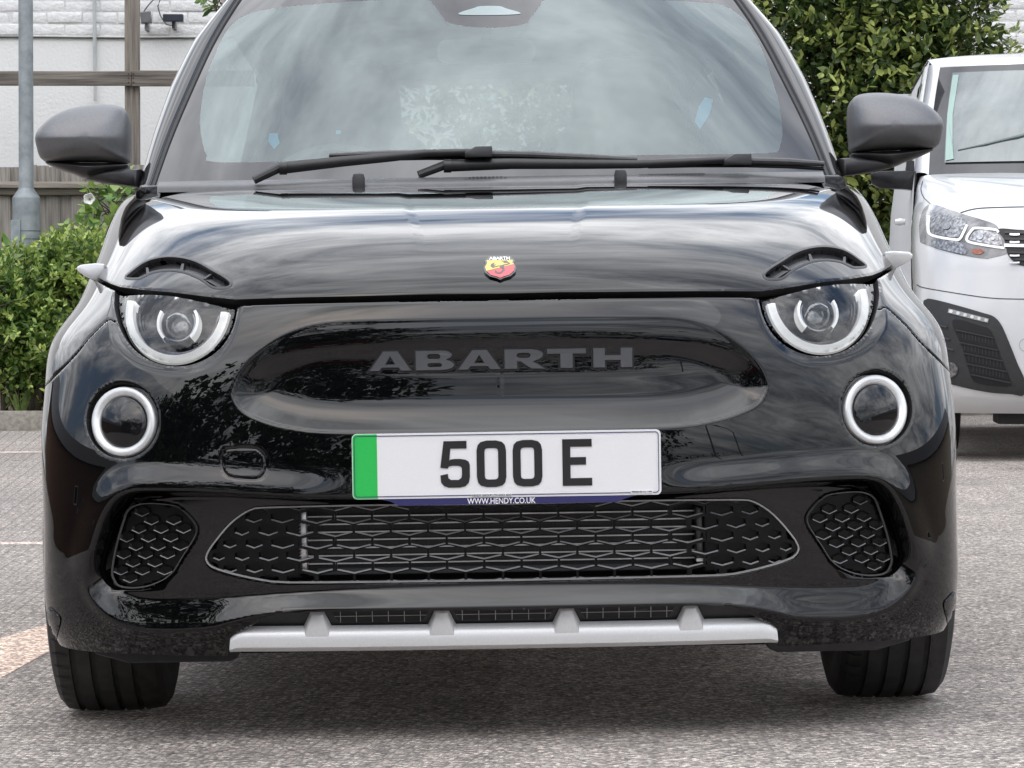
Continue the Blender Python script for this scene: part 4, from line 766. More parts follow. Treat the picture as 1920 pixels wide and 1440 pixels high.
# body side: from the end of the wings back, with the wheel arches left open
for s_ in (-1, 1):
    endp = surf(np.full(60, s_ * .985), np.linspace(_T[5] * .3 + _T[6] * .7, TMAX, 60)); k = 60; V = []; ys = [0, .4, 1.0, 1.6, 2.1]
    V = [tuple(p) for p in endp]
    for yy in (1.5, 2.2, 2.9, 3.3, 3.5):
        for i, p in enumerate(endp):
            g = i / 59; V.append((p[0] * (1.0 - .0 * g) - s_ * (.12 * max(0, (yy - 3.0)) + .02 * g), max(yy, p[1]), p[2] + (.05 * g if yy > 1.5 else 0)))
    F = [(a * k + i, a * k + i + 1, (a + 1) * k + i + 1, (a + 1) * k + i) for a in range(5) for i in range(k - 1)]
    npmesh('body_side', V, F if s_ > 0 else [f[::-1] for f in F], M_paint, car)
    yv = np.linspace(.30, 3.5, 130); zv = np.linspace(.165, .668, 30); V = []; F = []
    for z in zv:
        for y in yv: V.append((s_ * (np.interp(z, [.165, .3, .5, .668], [.775, .800, .815, .820]) - .10 * max(0, y - 3.0)), y, z))
    for i in range(29):
        for j in range(129):
            yc_ = (yv[j] + yv[j + 1]) / 2; zc_ = (zv[i] + zv[i + 1]) / 2
            if any(math.hypot(yc_ - w_, zc_ - .311) < .345 for w_ in (.62, 2.94)) or yc_ < .62: continue
            F.append((i * 130 + j, i * 130 + j + 1, (i + 1) * 130 + j + 1, (i + 1) * 130 + j))
    npmesh('door_panel', V, F, M_paint, car)
    for w_ in (.62, 2.94):           # dark wheel arch liners
        q = MB(); V = []; F = []
        for i in range(25):
            a = math.pi * (-.05 + 1.1 * i / 24); V += [(s_ * .79, w_ + .35 * math.cos(a), .311 + .35 * math.sin(a)), (s_ * .50, w_ + .35 * math.cos(a), .311 + .35 * math.sin(a))]
        q.add(V, [(2 * i, 2 * i + 1, 2 * i + 3, 2 * i + 2) for i in range(24)]); q.build('arch_liner', M_black, car)
# rear: tail panel with the back window opening, seen from inside through the windscreen
tail = MB().prism([(-.74, .14), (.74, .14), (.70, .95), (.60, 1.38), (-.60, 1.38), (-.70, .95)], 3.42, 3.50, [[(-.47, 1.08), (-.44, 1.36), (.44, 1.36), (.47, 1.08)]]).build('tailgate', M_paint, car)
npmesh('rear_window', [(-.49, 3.46, 1.06), (.49, 3.46, 1.06), (.45, 3.40, 1.375), (-.45, 3.40, 1.375)], [(0, 1, 2, 3)], glass('rear_glass', (.20, .225, .22)), tail, smooth=False)
MB().box(-.60, .60, 3.28, 3.44, 1.36, 1.455).build('roof_edge', M_paint, tail)
MB().box(-.58, .58, .47, 3.45, .118, .150).build('floor_pan', M_black, car)
MB().box(-.42, .42, .165, .46, .165, .58).box(-.58, .58, .27, .46, .166, .42).build('engine_bay_light_block', M_black, car)  # unseen box added to stop light leaking under the car
# cowl below the windscreen ----------------------------------------------
M_cowl = mat('cowl_plastic', (.075, .075, .078), rough=.38, var=.12, vscale=40, bump=.0002, bscale=900)
xs_ = np.linspace(-.668, .668, 61); rows_ = []
for yy, zz_ in [(.876, .950), (.885, .972), (.892, .9895), (.905, .9960), (.932, 1.0035), (.950, 1.0060), (.962, 1.0050), (.966, .996), (.992, .990)]:
    rows_.append(np.stack([xs_, yy + .14 * (np.abs(xs_) / .67) ** 2.4, zz_ + .006 * (np.abs(xs_) / .67) ** 2], -1))
V = np.concatenate(rows_); n = 61; F = [(i * n + j, i * n + j + 1, (i + 1) * n + j + 1, (i + 1) * n + j) for i in range(len(rows_) - 1) for j in range(n - 1)]
cowl = obj_vf('cowl_panel', V, F, M_cowl, car, angle=50)
npmesh('scuttle', [(-.66, .955, .985), (.66, .955, .985), (.66, 1.2, .985), (-.66, 1.2, .985)], [(0, 1, 2, 3)], M_black, car)
def cowlpt(x, f, lift=0.):
    yy = np.interp(f, [0, 1], [.912, .960]); zz_ = np.interp(yy, [.905, .915, .932, .950, .962], [.9930, .9985, 1.0035, 1.0060, 1.0055])
    return Vector((x, yy + .14 * (abs(x) / .67) ** 2.4, zz_ + .006 * (abs(x) / .67) ** 2 + lift))
for (x0, x1, nr, sk_) in ((-.052, .036, 5, .35), (.292, .430, 4, .2)):
    q = MB()
    for r_ in range(nr):
        n_ = int((x1 - x0) / .0078) - (0 if sk_ < .3 else r_)
        for j in range(n_):
            x = x0 + .0039 * (r_ % 2) + j * .0078 + (.0039 * r_ if sk_ > .3 else 0); c0 = cowlpt(x, .15 + r_ * .17, .0006); c1 = cowlpt(x, .15 + r_ * .17 + .10, .0006)
            q.add([(c0.x - .0014, c0.y, c0.z), (c0.x + .0014, c0.y, c0.z), (c1.x + .0028, (c0.y + c1.y) / 2, (c0.z + c1.z) / 2), (c1.x + .0014, c1.y, c1.z), (c1.x - .0014, c1.y, c1.z), (c0.x - .0028, (c0.y + c1.y) / 2, (c0.z + c1.z) / 2)], [(0, 1, 2, 3, 4, 5)])
    o = q.build('vent_holes', M_groove, cowl); o['kind'] = 'stuff'
for x in (-.560 * .0 - .262, .252):
    c0 = cowlpt(x, .2); q = MB(); q.add(*(lambda b_: (b_.V, b_.F))(MB().lathe([(-.015, .0105), (0, .0115), (.006, .0125), (.020, .0125), (.0275, .0100), (.030, .004), (.030, .0005)], 20, 'z', (c0.x, c0.y - .032, c0.z - .016)))); q.build('bump_stop', mat('stop_rubber', (.045, .045, .047), rough=.6, var=.2, vscale=60), cowl)
# wipers ------------------------------------------------------------------
M_wip = mat('wiper_black', (.018, .018, .019), rough=.38, var=.2, vscale=50); M_wip2 = mat('wiper_blade_grey', (.06, .06, .063), rough=.3, var=.15, vscale=50)
def AW(px, py, Y): return atc(px, py, Y)
def wiper(pivot, elbow, mids, head, blade, Yb):
    w = MB(); w.tube([AW(*pivot, Yb - .03), AW(*elbow, Yb - .02)], [.0085, .0095], 10); w.tube([AW(elbow[0] - 6, elbow[1] + 3, Yb - .022), AW(elbow[0] + 8, elbow[1] + 3, Yb - .022)], .0135, 12)
    pts = [AW(elbow[0], elbow[1] + 3, Yb - .02)] + [AW(a, b, Yb - .01) for a, b in mids] + [AW(*head, Yb - .012)]; n_ = len(pts); w.tube(pts, [.0125 - .0065 * i / (n_ - 1) for i in range(n_)], 10, flat=.8)
    o = w.build('wiper', M_wip, car); hx_, hy_ = head
    p0, p1 = AW(hx_ - 26, hy_ + 8, Yb), AW(hx_ + 26, hy_ + 8, Yb); zt = AW(hx_, hy_ - 9, Yb).z - p0.z; q = MB()
    q.add([(p0.x, p0.y - .022, p0.z - .004), (p1.x, p0.y - .022, p0.z - .004), (p1.x, p0.y - .018, p0.z + zt), (p0.x + .022, p0.y - .018, p0.z + zt), (p0.x, p0.y - .022, p0.z + zt * .35), (p0.x, p0.y + .01, p0.z - .004), (p1.x, p0.y + .01, p0.z - .004), (p1.x, p0.y + .01, p0.z + zt), (p0.x + .022, p0.y + .01, p0.z + zt), (p0.x, p0.y + .01, p0.z + zt * .35)], [(0, 1, 2, 3, 4), (9, 8, 7, 6, 5)] + [(i, (i + 1) % 5, (i + 1) % 5 + 5, i + 5) for i in range(5)]); q.build('wiper_clip', M_wip, o, bevel=.002)
    bp = [AW(a, b, Yb + .01) for a, b in blade]; n_ = len(bp); b_ = MB().tube(bp, [.0045] + [.0075] * (n_ - 2) + [.0055], 10); bo = b_.build('wiper_blade', M_wip2, o)
    MB().tube([p + Vector((0, .004, -.010)) for p in bp], .0042, 6).build('rubber_lip', M_rubber, bo)
wiper((476, 338), (530, 312), [(640, 303), (740, 294), (800, 287)], (897, 284), [(617, 291), (700, 289), (800, 287), (900, 288), (1000, 290), (1100, 295), (1195, 299)], .985)
wiper((785, 328), (838, 308), [(960, 307), (1100, 308), (1200, 308), (1300, 303)], (1382, 298), [(1215, 303), (1300, 301), (1400, 301), (1480, 303), (1545, 307)], 1.0)
# door mirrors --------------------------------------------------------------
M_mirror = mat('mirror_grey', (.15, .152, .160), rough=.40, metal=.5, var=.06, vscale=200, bump=.0001, bscale=1500)
M_mirlow = mat('mirror_black', (.013, .013, .014), rough=.3, var=.15)
def pillow(name, outl, c, Y, dep, m, parent, back=.06, ridge=None, pw=2.6):
    outl = np.array(outl); n_ = len(outl); V = []; F = []; rs = [1, .985, .95, .9, .82, .72, .6, .46, .3, .15]
    for r in rs:
        for p in outl:
            x = c[0] + (p[0] - c[0]) * r; z = c[1] + (p[1] - c[1]) * r; d = dep * (1 - r ** pw) ** (1 / pw)
            if ridge: d *= ridge(x, z)
            V.append((x, Y - d, z))
    V.append((c[0], Y - dep * (ridge(c[0], c[1]) if ridge else 1), c[1])); L_ = len(rs)
    for i in range(L_ - 1):
        for j in range(n_): F.append((i * n_ + j, i * n_ + (j + 1) % n_, (i + 1) * n_ + (j + 1) % n_, (i + 1) * n_ + j))
    for j in range(n_): F.append(((L_ - 1) * n_ + j, (L_ - 1) * n_ + (j + 1) % n_, L_ * n_))
    k = len(V)
    for p in outl: V.append((c[0] + (p[0] - c[0]) * .97, Y + back, c[1] + (p[1] - c[1]) * .96))
    for j in range(n_): F.append((j, k + j, k + (j + 1) % n_, (j + 1) % n_))
    F.append(tuple(k + j for j in range(n_)))
    return MB().add(V, F).build(name, m, parent, angle=70)
YM = 1.22
cap = [(84, 303), (70, 275), (68, 256), (76, 240), (95, 222), (120, 208), (148, 200), (180, 196), (210, 196), (229, 201), (239, 212), (243, 230), (244, 260), (242, 290), (239, 306), (200, 305), (140, 304)]
capxz = smooth_closed(np.array([(-atc(a, b, YM).x, atc(a, b, YM).z) for a, b in cap]), 64)
lowm = [(86, 304), (140, 305), (200, 306), (238, 307), (236, 318), (205, 326), (168, 337), (140, 328), (108, 317)]
lowxz = smooth_closed(np.array([(-atc(a, b, YM).x, atc(a, b, YM).z) for a, b in lowm]), 48)
arm = [(150, 331), (166, 338), (200, 345), (262, 352), (266, 318), (225, 315), (188, 318)]
armxz = np.array([(-atc(a, b, YM).x, atc(a, b, YM).z) for a, b in arm])
cm = capxz.mean(0); zr = atc(160, 262, YM).z
for s_ in (-1, 1):
    sx = lambda q: np.stack([q[:, 0] * s_, q[:, 1]], 1)
    rid = lambda x, z: 1 - .40 * np.clip((z - zr) / .075, 0, 1) ** 1.15 - .10 * np.clip((zr - z) / .05, 0, 1)
    mc = pillow('door_mirror', sx(capxz), (cm[0] * s_, cm[1] - .012), YM, .085, M_mirror, car, ridge=rid, pw=3.0)
    pillow('lower_shell', sx(lowxz), (lowxz.mean(0)[0] * s_, lowxz.mean(0)[1]), YM, .052, M_mirlow, mc)
    pillow('arm', sx(armxz), (armxz.mean(0)[0] * s_, armxz.mean(0)[1]), YM - .01, .030, M_satin, mc)
# cabin -----------------------------------------------------------------------
M_trim = mat('cabin_trim', (.10, .102, .104), rough=.75, var=.15, vscale=30); M_seat = mat('seat_fabric', (.018, .018, .019), rough=.9, var=.25, vscale=60, bump=.0006, bscale=300)
def sheetyz(name, secs, m):       # lofted cross-car sections [(y, z at centre, half width, drop at ends)]
    V = []; n_ = 25; xs2 = np.linspace(-1, 1, n_)
    for y, z, w, dr in secs: V += [(x * w, y + .05 * x * x, z - dr * abs(x) ** 4) for x in xs2]
    F = [(i * n_ + j, i * n_ + j + 1, (i + 1) * n_ + j + 1, (i + 1) * n_ + j) for i in range(len(secs) - 1) for j in range(n_ - 1)]; return npmesh(name, V, F, m, car)
sheetyz('dashboard', [(1.02, .975, .64, 0), (1.2, 1.000, .65, .0), (1.4, 1.012, .66, .01), (1.5, .995, .66, .01), (1.54, .93, .66, 0), (1.52, .70, .66, 0)], M_trim)
hood = MB(); hc = atc(622, 300, 1.45); V = []; F = []
for i, (r, y) in enumerate([(.16, 1.38), (.165, 1.42), (.15, 1.56)]):
    for j in range(21): a = math.pi * j / 20; V.append((hc.x + r * math.cos(a) * .95, y, .985 + r * .50 * math.sin(a)))
for i in range(2):
    for j in range(20): F.append((i * 21 + j, i * 21 + j + 1, (i + 1) * 21 + j + 1, (i + 1) * 21 + j))
hood.add(V, F).build('instrument_hood', mat('hood_grey', (.22, .225, .23), rough=.7, var=.1), car)
M_wheel = mat('steering_leather', (.02, .02, .02), rough=.5, var=.2)
sw = MB(); n_ = 40; sw.tube([(hc.x + .18 * math.cos(2 * math.pi * k / n_), 1.66 + .06 * math.sin(2 * math.pi * k / n_), .93 + .17 * math.sin(2 * math.pi * k / n_)) for k in range(n_ + 1)], .016, 10); sw.tube([(hc.x - .17, 1.66, .93), (hc.x, 1.64, .92), (hc.x + .17, 1.66, .93)], .022, 8); sw.lathe([(1.62, .01), (1.62, .06), (1.66, .065)], 20, 'y', (hc.x, 0, .92)); sw.build('steering_wheel', M_wheel, car)
def seat(xc):
    o2 = [(-.235, .55), (-.245, .80), (-.235, 1.02), (-.20, 1.12), (-.145, 1.17), (-.135, 1.25), (-.115, 1.30), (-.06, 1.325), (.06, 1.325), (.115, 1.30), (.135, 1.25), (.145, 1.17), (.20, 1.12), (.235, 1.02), (.245, .80), (.235, .55)]
    o = pillow('seat', smooth_closed(np.array([(xc + a, b) for a, b in o2]), 64), (xc, .95), 2.12, .09, M_seat, car, back=.09)
    MB().tube([(xc + a, 2.045 - .02, b) for a, b in [(-.13, 1.09), (-.10, 1.07), (0, 1.062), (.10, 1.07), (.13, 1.09)]], [.003, .006, .008, .006, .003], 8).build('seat_piping', mat('piping_pale', (.8, .82, .82), rough=.5, var=.1), o)
    MB().box(xc - .24, xc + .24, 1.65, 2.1, .45, .60).build('seat_cushion', M_seat, o, bevel=.04, seg=3)
seat(-.335); seat(.335)
MB().box(-.62, .62, 2.75, 2.9, .5, 1.10).build('rear_seat', M_seat, car, bevel=.03)
MB().box(-.010, .010, 1.63, 1.645, 1.33, 1.40).build('mirror_stem', M_trim, car)
mc_ = [atc(a, b, 1.60) for a, b in ((820, 120), (1004, 120), (1004, 72), (820, 72))]
MB().prism(rr(mc_[0].x, mc_[1].x, mc_[0].z, mc_[2].z, .02), 1.60, 1.63).build('rear_view_mirror', mat('mirror_back', (.20, .21, .21), rough=.5, var=.1), car, bevel=.004)
for pts in ([(505, 250), (520, 250), (524, 268), (514, 280), (503, 265)], ):
    p_ = [atc(a, b, 1.7) for a, b in pts]; MB().prism([(p.x, p.z) for p in p_], 1.70, 1.701).build('blue_sticker', mat('sticker_blue', (.18, .60, .95), rough=.5, var=.1, emit=(.1, .4, .8), estr=.0), car)
p_ = [atc(a, b, 1.7) for a, b in [(1322, 182), (1337, 187), (1330, 215), (1312, 243), (1303, 228), (1310, 200)]]; MB().prism([(p.x, p.z) for p in p_], 1.70, 1.701).build('blue_sticker', MT['sticker_blue'], car)
p_ = [atc(a, b, 1.25) for a, b in [(630, 245), (639, 245), (640, 251), (631, 252)]]; MB().prism([(p.x, p.z) for p in p_], 1.24, 1.241).build('blue_sticker', MT['sticker_blue'], car)
MB().tube([atc(1253, 130, 1.95), atc(1268, 180, 1.96), atc(1290, 220, 1.97), atc(1318, 288, 1.98)], .006, 6, flat=3).build('seat_belt', mat('belt_grey', (.10, .105, .105), rough=.7, var=.1), car)
# wheels ------------------------------------------------------------------------
M_tyre = mat('tyre_rubber', (.030, .030, .029), rough=.62, var=.35, vscale=25, bump=.0004, bscale=500)
def wheel(xc, yc, s_, steer=0):
    e = empty('wheel', (xc, yc, .311), (0, 0, steer)); e.parent = car; w2 = .1025; R_ = .311
    pr = [(-w2 * .86, .215), (-w2 * 1.0, .245), (-w2 * 1.02, .270), (-w2 * .97, .290), (-w2 * .86, .303)]
    for g in (-.058, -.022, .016, .052): pr += [(g - .0055, R_ - .001 - abs(g) * .03), (g - .0050, R_ - .009), (g + .0050, R_ - .009), (g + .0055, R_ - .001 - abs(g) * .03)]
    pr += [(w2 * .86, .303), (w2 * .97, .290), (w2 * 1.02, .270), (w2, .245), (w2 * .86, .215)]
    t = MB().lathe(pr, 96, 'x').build('tyre', M_tyre, e, angle=24)
    sp = MB()                                        # cuts across the shoulders of the tread
    for k in range(60):
        a = 2 * math.pi * k / 60
        for x0, x1 in ((-.094, -.066), (.062, .094)):
            sp.add([(x, math.cos(a + b) * r, math.sin(a + b) * r) for x, r in ((x0, .3005), (x0 + .014 if x0 < 0 else x1 - .014, .3095), (x1 if x0 < 0 else x0, .3105)) for b in (-.0075, .0075)], [(0, 1, 3, 2), (2, 3, 5, 4)] if x0 < 0 else [(0, 1, 5, 4)])
    o_ = sp.build('sipes', M_groove, t); o_['kind'] = 'stuff'
    MB().lathe([(-.09, .215), (-.085, .20), (-.02, .19), (.07, .195), (.09, .218)], 48, 'x').build('rim', mat('rim_metal', (.12, .12, .125), rough=.35, metal=.8, var=.1), e)
    sp = MB()
    for k in range(5):
        a = 2 * math.pi * k / 5; M_ = Matrix.Rotation(a, 4, 'X'); sp.box(s_ * .06 - .012, s_ * .06 + .012, -.022, .022, .02, .205, M_)
    sp.lathe([(s_ * .045, .001), (s_ * .045, .05), (s_ * .075, .05), (s_ * .075, .001)], 24, 'x'); sp.build('spokes', MT['rim_metal'], e)
    return e
wheel(-.720, .62, -1); wheel(.720, .62, 1); wheel(-.70, 2.94, -1); wheel(.70, 2.94, 1)
g=MB(); 
xs=[-60,60]
npmesh('ground', [(-60,-60,gz(-60)),(60,-60,gz(60)),(60,60,gz(60)),(-60,60,gz(-60))], [(0,1,2,3)], mat('asphalt',(.2,.19,.185),rough=.9,var=.5,vscale=150))
# ------------------------------------------------------------------ ground
def asphalt(mname='asphalt', tint=(2.15, 2.05, 1.97)):
    m = bpy.data.materials.new(mname); m.use_nodes = True; N = m.node_tree.nodes; K = m.node_tree.links.new; b = N['Principled BSDF']
    tcn = N.new('ShaderNodeTexCoord')
    def vor(sc, feat='F1'):
        v = N.new('ShaderNodeTexVoronoi'); v.inputs['Scale'].default_value = sc; v.feature = feat; K(tcn.outputs['Object'], v.inputs[0]); return v
    def noi(sc, de=6, off=(0, 0, 0)):
        mp = N.new('ShaderNodeMapping'); mp.inputs['Location'].default_value = off; K(tcn.outputs['Object'], mp.inputs[0]); n = N.new('ShaderNodeTexNoise'); n.inputs['Scale'].default_value = sc; n.inputs['Detail'].default_value = de; n.inputs['Roughness'].default_value = .6; K(mp.outputs[0], n.inputs[0]); return n
    def ramp(src, stops):
        r = N.new('ShaderNodeValToRGB'); K(src, r.inputs[0]); E = r.color_ramp.elements
        while len(E) < len(stops): E.new(.5)
        for e_, (p, c) in zip(E, stops): e_.position = p; e_.color = (*c, 1)
        return r.outputs[0]
    def mix(f, a, c, mode='MIX'):
        x = N.new('ShaderNodeMix'); x.data_type = 'RGBA'; x.blend_type = mode
        if isinstance(f, float): x.inputs[0].default_value = f
        else: K(f, x.inputs[0])
        for i, v in ((6, a), (7, c)):
            if isinstance(v, tuple): x.inputs[i].default_value = (*v, 1)
            else: K(v, x.inputs[i])
        return x.outputs[2]
    v1 = vor(120); v2 = vor(230); w = N.new('ShaderNodeSeparateColor'); K(v1.outputs['Color'], w.inputs[0]); w2 = N.new('ShaderNodeSeparateColor'); K(v2.outputs['Color'], w2.inputs[0])
    stones = ramp(w.outputs[0], [(0, (.075, .070, .068)), (.25, (.16, .15, .145)), (.55, (.31, .29, .28)), (.8, (.50, .47, .445)), (1, (.85, .81, .77))])
    fines = ramp(w2.outputs[1], [(0, (.06, .057, .055)), (.5, (.25, .235, .228)), (1, (.70, .66, .63))])
    c = mix(.30, stones, fines)
    binder = ramp(v1.outputs['Distance'], [(0, (1, 1, 1)), (.55, (1, 1, 1)), (.95, (.38, .37, .36))]); c = mix(1., c, binder, 'MULTIPLY')
    c = mix(1., c, ramp(noi(.55).outputs[0], [(.3, (.84, .84, .85)), (.7, (1.13, 1.12, 1.10))]), 'MULTIPLY')       # broad wear
    c = mix(1., c, ramp(noi(4.5, 8).outputs[0], [(.35, (.88, .88, .88)), (.65, (1.06, 1.06, 1.05))]), 'MULTIPLY')
    v3 = vor(2.3); c = mix(1., c, ramp(v3.outputs['Distance'], [(0, (.30, .29, .28)), (.018, (.38, .37, .36)), (.045, (1, 1, 1))]), 'MULTIPLY')        # drips and specks of oil
    c = mix(1., c, ramp(noi(1.6, 9, (7, 3, 1)).outputs[0], [(.30, (.70, .69, .68)), (.44, (1, 1, 1))]), 'MULTIPLY')        # old stains
    c = mix(1., c, tint, 'MULTIPLY'); K(c, b.inputs['Base Color']); b.inputs['Roughness'].default_value = .85
    h = N.new('ShaderNodeMath'); h.operation = 'MULTIPLY'; K(v1.outputs['Distance'], h.inputs[0]); h.inputs[1].default_value = -1
    bu = N.new('ShaderNodeBump'); bu.inputs['Strength'].default_value = .8; bu.inputs['Distance'].default_value = .0018; K(h.outputs[0], bu.inputs['Height']); K(bu.outputs[0], b.inputs['Normal'])
    MT[mname] = m; return m
M_asph = asphalt()
V, F = grid(lambda u, t: np.stack([u, t, u * math.tan(TILT) + 0 * t], -1), -90, 90, -110, 17.45, 3, 3)
g = npmesh('ground', V, F, M_asph, smooth=False); tag(g, 'pale worn tarmac of the car park', kind='structure')
# faint bay lines and a worn salmon patch on the tarmac at the left
def decal(name, pts, m, lab, z=.0015):
    o = npmesh(name, [(x, y, gz(x) + z) for x, y in pts], [tuple(range(len(pts)))], m, smooth=False); tag(o, lab, kind='structure'); return o
def gp(px, py):                      # ground point seen at a photograph position
    d = _f + _r * (px - 960) / FPX + _u * (720 - py) / FPX; s = -(CAMPOS[2] - gz(CAMPOS[0])) / (d[2] - math.tan(TILT) * d[0]); p = CAMPOS + d * s; return (p[0], p[1])
def worn(name, c1, c2, lo=.42, hi=.62, sc=26):
    m = mat(name, c1, rough=.85, col2=c2, vscale=sc, contrast=(lo, hi)); return m
M_salm = asphalt('salmon_paint_worn', (2.05, 1.66, 1.42))
M_line = asphalt('worn_orange_line', (1.80, 1.58, 1.44))
decal('worn_marking', [gp(-30, 1207), gp(60, 1180), gp(150, 1150), gp(150, 1190), gp(60, 1240), gp(-30, 1290)], M_salm, 'worn salmon pink marking on the tarmac by the front wheel')
for (y0, y1, a) in ((1016, 1021, 0), (846, 849, 1)):
    decal('bay_line', [gp(-40, y0 + 1), gp(300, y0), gp(300, y1), gp(-40, y1 + 1)], M_line, 'thin faded orange line across the tarmac, %s' % ('nearer the black car' if a == 0 else 'nearer the kerb'))
# ------------------------------------------------------------------ kerb, bed
YK = 17.45; M_kerb = mat('kerb_concrete', (.20, .185, .16), rough=.9, col2=(.36, .34, .29), vscale=30, bump=.003, bscale=90)
kb = empty('kerb', (0, YK, 0)); tag(kb, 'grey concrete kerb at the edge of the planting bed', 'kerb')
for i in range(16):
    x0 = -7.2 + i * .915; o = MB().box(0, .905, 0, .125, -.10, .135).build('kerb_stone', M_kerb, kb, bevel=.012); o.location = (x0, 0, gz(x0 + .45) + rng.uniform(-.003, .003))
bed = npmesh('planting_bed', *grid(lambda u, t: np.stack([u, t, gz(u) + .095 + .02 * np.sin(u * 9) * np.sin(t * 7)], -1), -12, 12, YK + .12, 24, 120, 40), mat('soil', (.035, .026, .018), rough=.95, col2=(.13, .085, .055), vscale=14, bump=.02, bscale=30)); tag(bed, 'bare brown soil with leaf litter behind the kerb', kind='structure')
# ------------------------------------------------------------------ white wall
YW = 21.5; zc = at(200, 68, YW).z; CH = .0945
M_render = mat('white_render', (.80, .81, .795), rough=.85, col2=(.84, .845, .83), vscale=1.4, bump=.004, bscale=40, contrast=(.25, .7))
M_brick = mat('white_painted_brick', (.72, .725, .72), rough=.75, col2=(.85, .855, .85), vscale=9, bump=.010, bscale=28, contrast=(.3, .6))
M_mort = mat('white_mortar', (.62, .62, .61), rough=.9, col2=(.78, .78, .77), vscale=20, bump=.006, bscale=60)
wall = empty('white_wall', (0, YW, 0)); tag(wall, 'white painted wall of the building behind, smooth render below and brick above', 'wall')
MB().box(-14, 1.0, 0, .25, -.2, zc).build('rendered_base', M_render, wall)
MB().box(-14, 14, .0055, .25, 0, 6.5).build('mortar_face', M_mort, wall)
me_b = MB().box(-.135, .135, 0, .03, -.0415, .0415).build('brick', M_brick, wall, bevel=.006).data
bricks = 0; bpy.data.objects.remove(bpy.data.objects['brick'])
def place_bricks(x0, x1, z0, nr):
    global bricks
    for r_ in range(nr):
        x = x0 + (.14 if r_ % 2 else 0)
        while x < x1:
            b = bpy.data.objects.new('brick', me_b); COL.objects.link(b); b.parent = wall; b.location = (x, rng.uniform(-.004, .005), z0 + r_ * CH + CH / 2 + rng.uniform(-.002, .002)); b.rotation_euler = (rng.uniform(-.01, .01), rng.uniform(-.006, .006), rng.uniform(-.01, .01)); b.scale = (rng.uniform(.98, 1.02), 1, rng.uniform(.97, 1.03)); x += .28; bricks += 1
place_bricks(-4.5, -1.9, zc + .005, 8)
place_bricks(3.1, 5.2, at(1890, 128, YW).z, 12)
q = MB()                                                     # the rest of the courses, past the photograph's view
for z0, x0, x1 in [(zc + .005, -14, -4.7), (zc + .005, -1.8, 3.0)]:
    for r_ in range(8):
        x = x0 + (.14 if r_ % 2 else 0)
        while x < x1: q.box(x - .135, x + .135, .0, .03, z0 + r_ * CH + .006, z0 + r_ * CH + CH - .006); x += .28
o = q.build('brick_courses', M_brick, wall); o['kind'] = 'stuff'
cb = MB(); pts = [(x, -.012, zc - .012 + .004 * math.sin(x * 3)) for x in np.linspace(-6, 1, 60)]; cb.tube(pts, .0085, 6); cb.build('cable', mat('cable_grey', (.10, .10, .10), rough=.6, var=.3), wall)
cx_ = at(178, 60, YW - .03).x; cq = MB().tube([(cx_, YW - .035, zz_) for zz_ in (at(0, 190, YW).z, at(0, 122, YW).z)], .012, 8); co = cq.build('drain_conduit', mat('conduit_white', (.50, .52, .52), rough=.5, var=.1)); 
MB().tube([(cx_ - .002, YW - .035, at(0, 128, YW).z), (cx_ - .002, YW - .035, 5.5)], .015, 8).build('upper_pipe', MT['conduit_white'], co); tag(co, 'thin white conduit pipe running up the white wall', 'pipe')
# floodlights
def flood(px0, px1, py0, py1, m, lab, tilt):
    p0, p1 = at(px0, py1, YW - .16), at(px1, py0, YW - .16); w = p1.x - p0.x; h = p1.z - p0.z; e = empty('floodlight', (p0.x + w / 2, YW - .16, p0.z + h / 2)); tag(e, lab, 'floodlight')
    M_ = Matrix.Rotation(tilt, 4, 'Y'); MB().box(-w / 2, w / 2, -.04, .03, -h / 2, h / 2, M_).build('lamp_body', m, e, bevel=.006); MB().box(-w * .44, w * .44, -.044, -.0405, -h * .4, h * .4, M_).build('front_glass', mat('flood_glass_%d' % px0, (.05, .055, .075) if px0 > 300 else (.16, .165, .17), rough=.15, var=.2), e); MB().box(-.012, .012, .0, .16, -h / 2 - .05, -h / 2 + .01).build('bracket', m, e); return e
flood(306, 344, 27, 41, mat('flood_blueblack', (.03, .033, .045), rough=.4, var=.2), 'small blue-black floodlight on the white brick wall, to the right of the timber post', 0.0)
flood(264, 284, 22, 44, mat('flood_grey', (.20, .205, .21), rough=.5, var=.2), 'pale grey floodlight on the white wall, half hidden by the timber post', -.12)
for pts, lab in (([(345, 1), (300, 0), (296, 12), (301, 30), (312, 46), (325, 48)], 'thin dark cable looping down to the blue-black floodlight'), ([(290, -3), (278, 10), (268, 24)], 'thin dark cable running to the pale grey floodlight')):
    c = MB().tube([at(a, b, YW - .03) for a, b in pts[(1 if len(pts) > 4 else 0):]], .0055, 6).build('lamp_cable', MT['cable_grey']); tag(c, lab, 'cable')
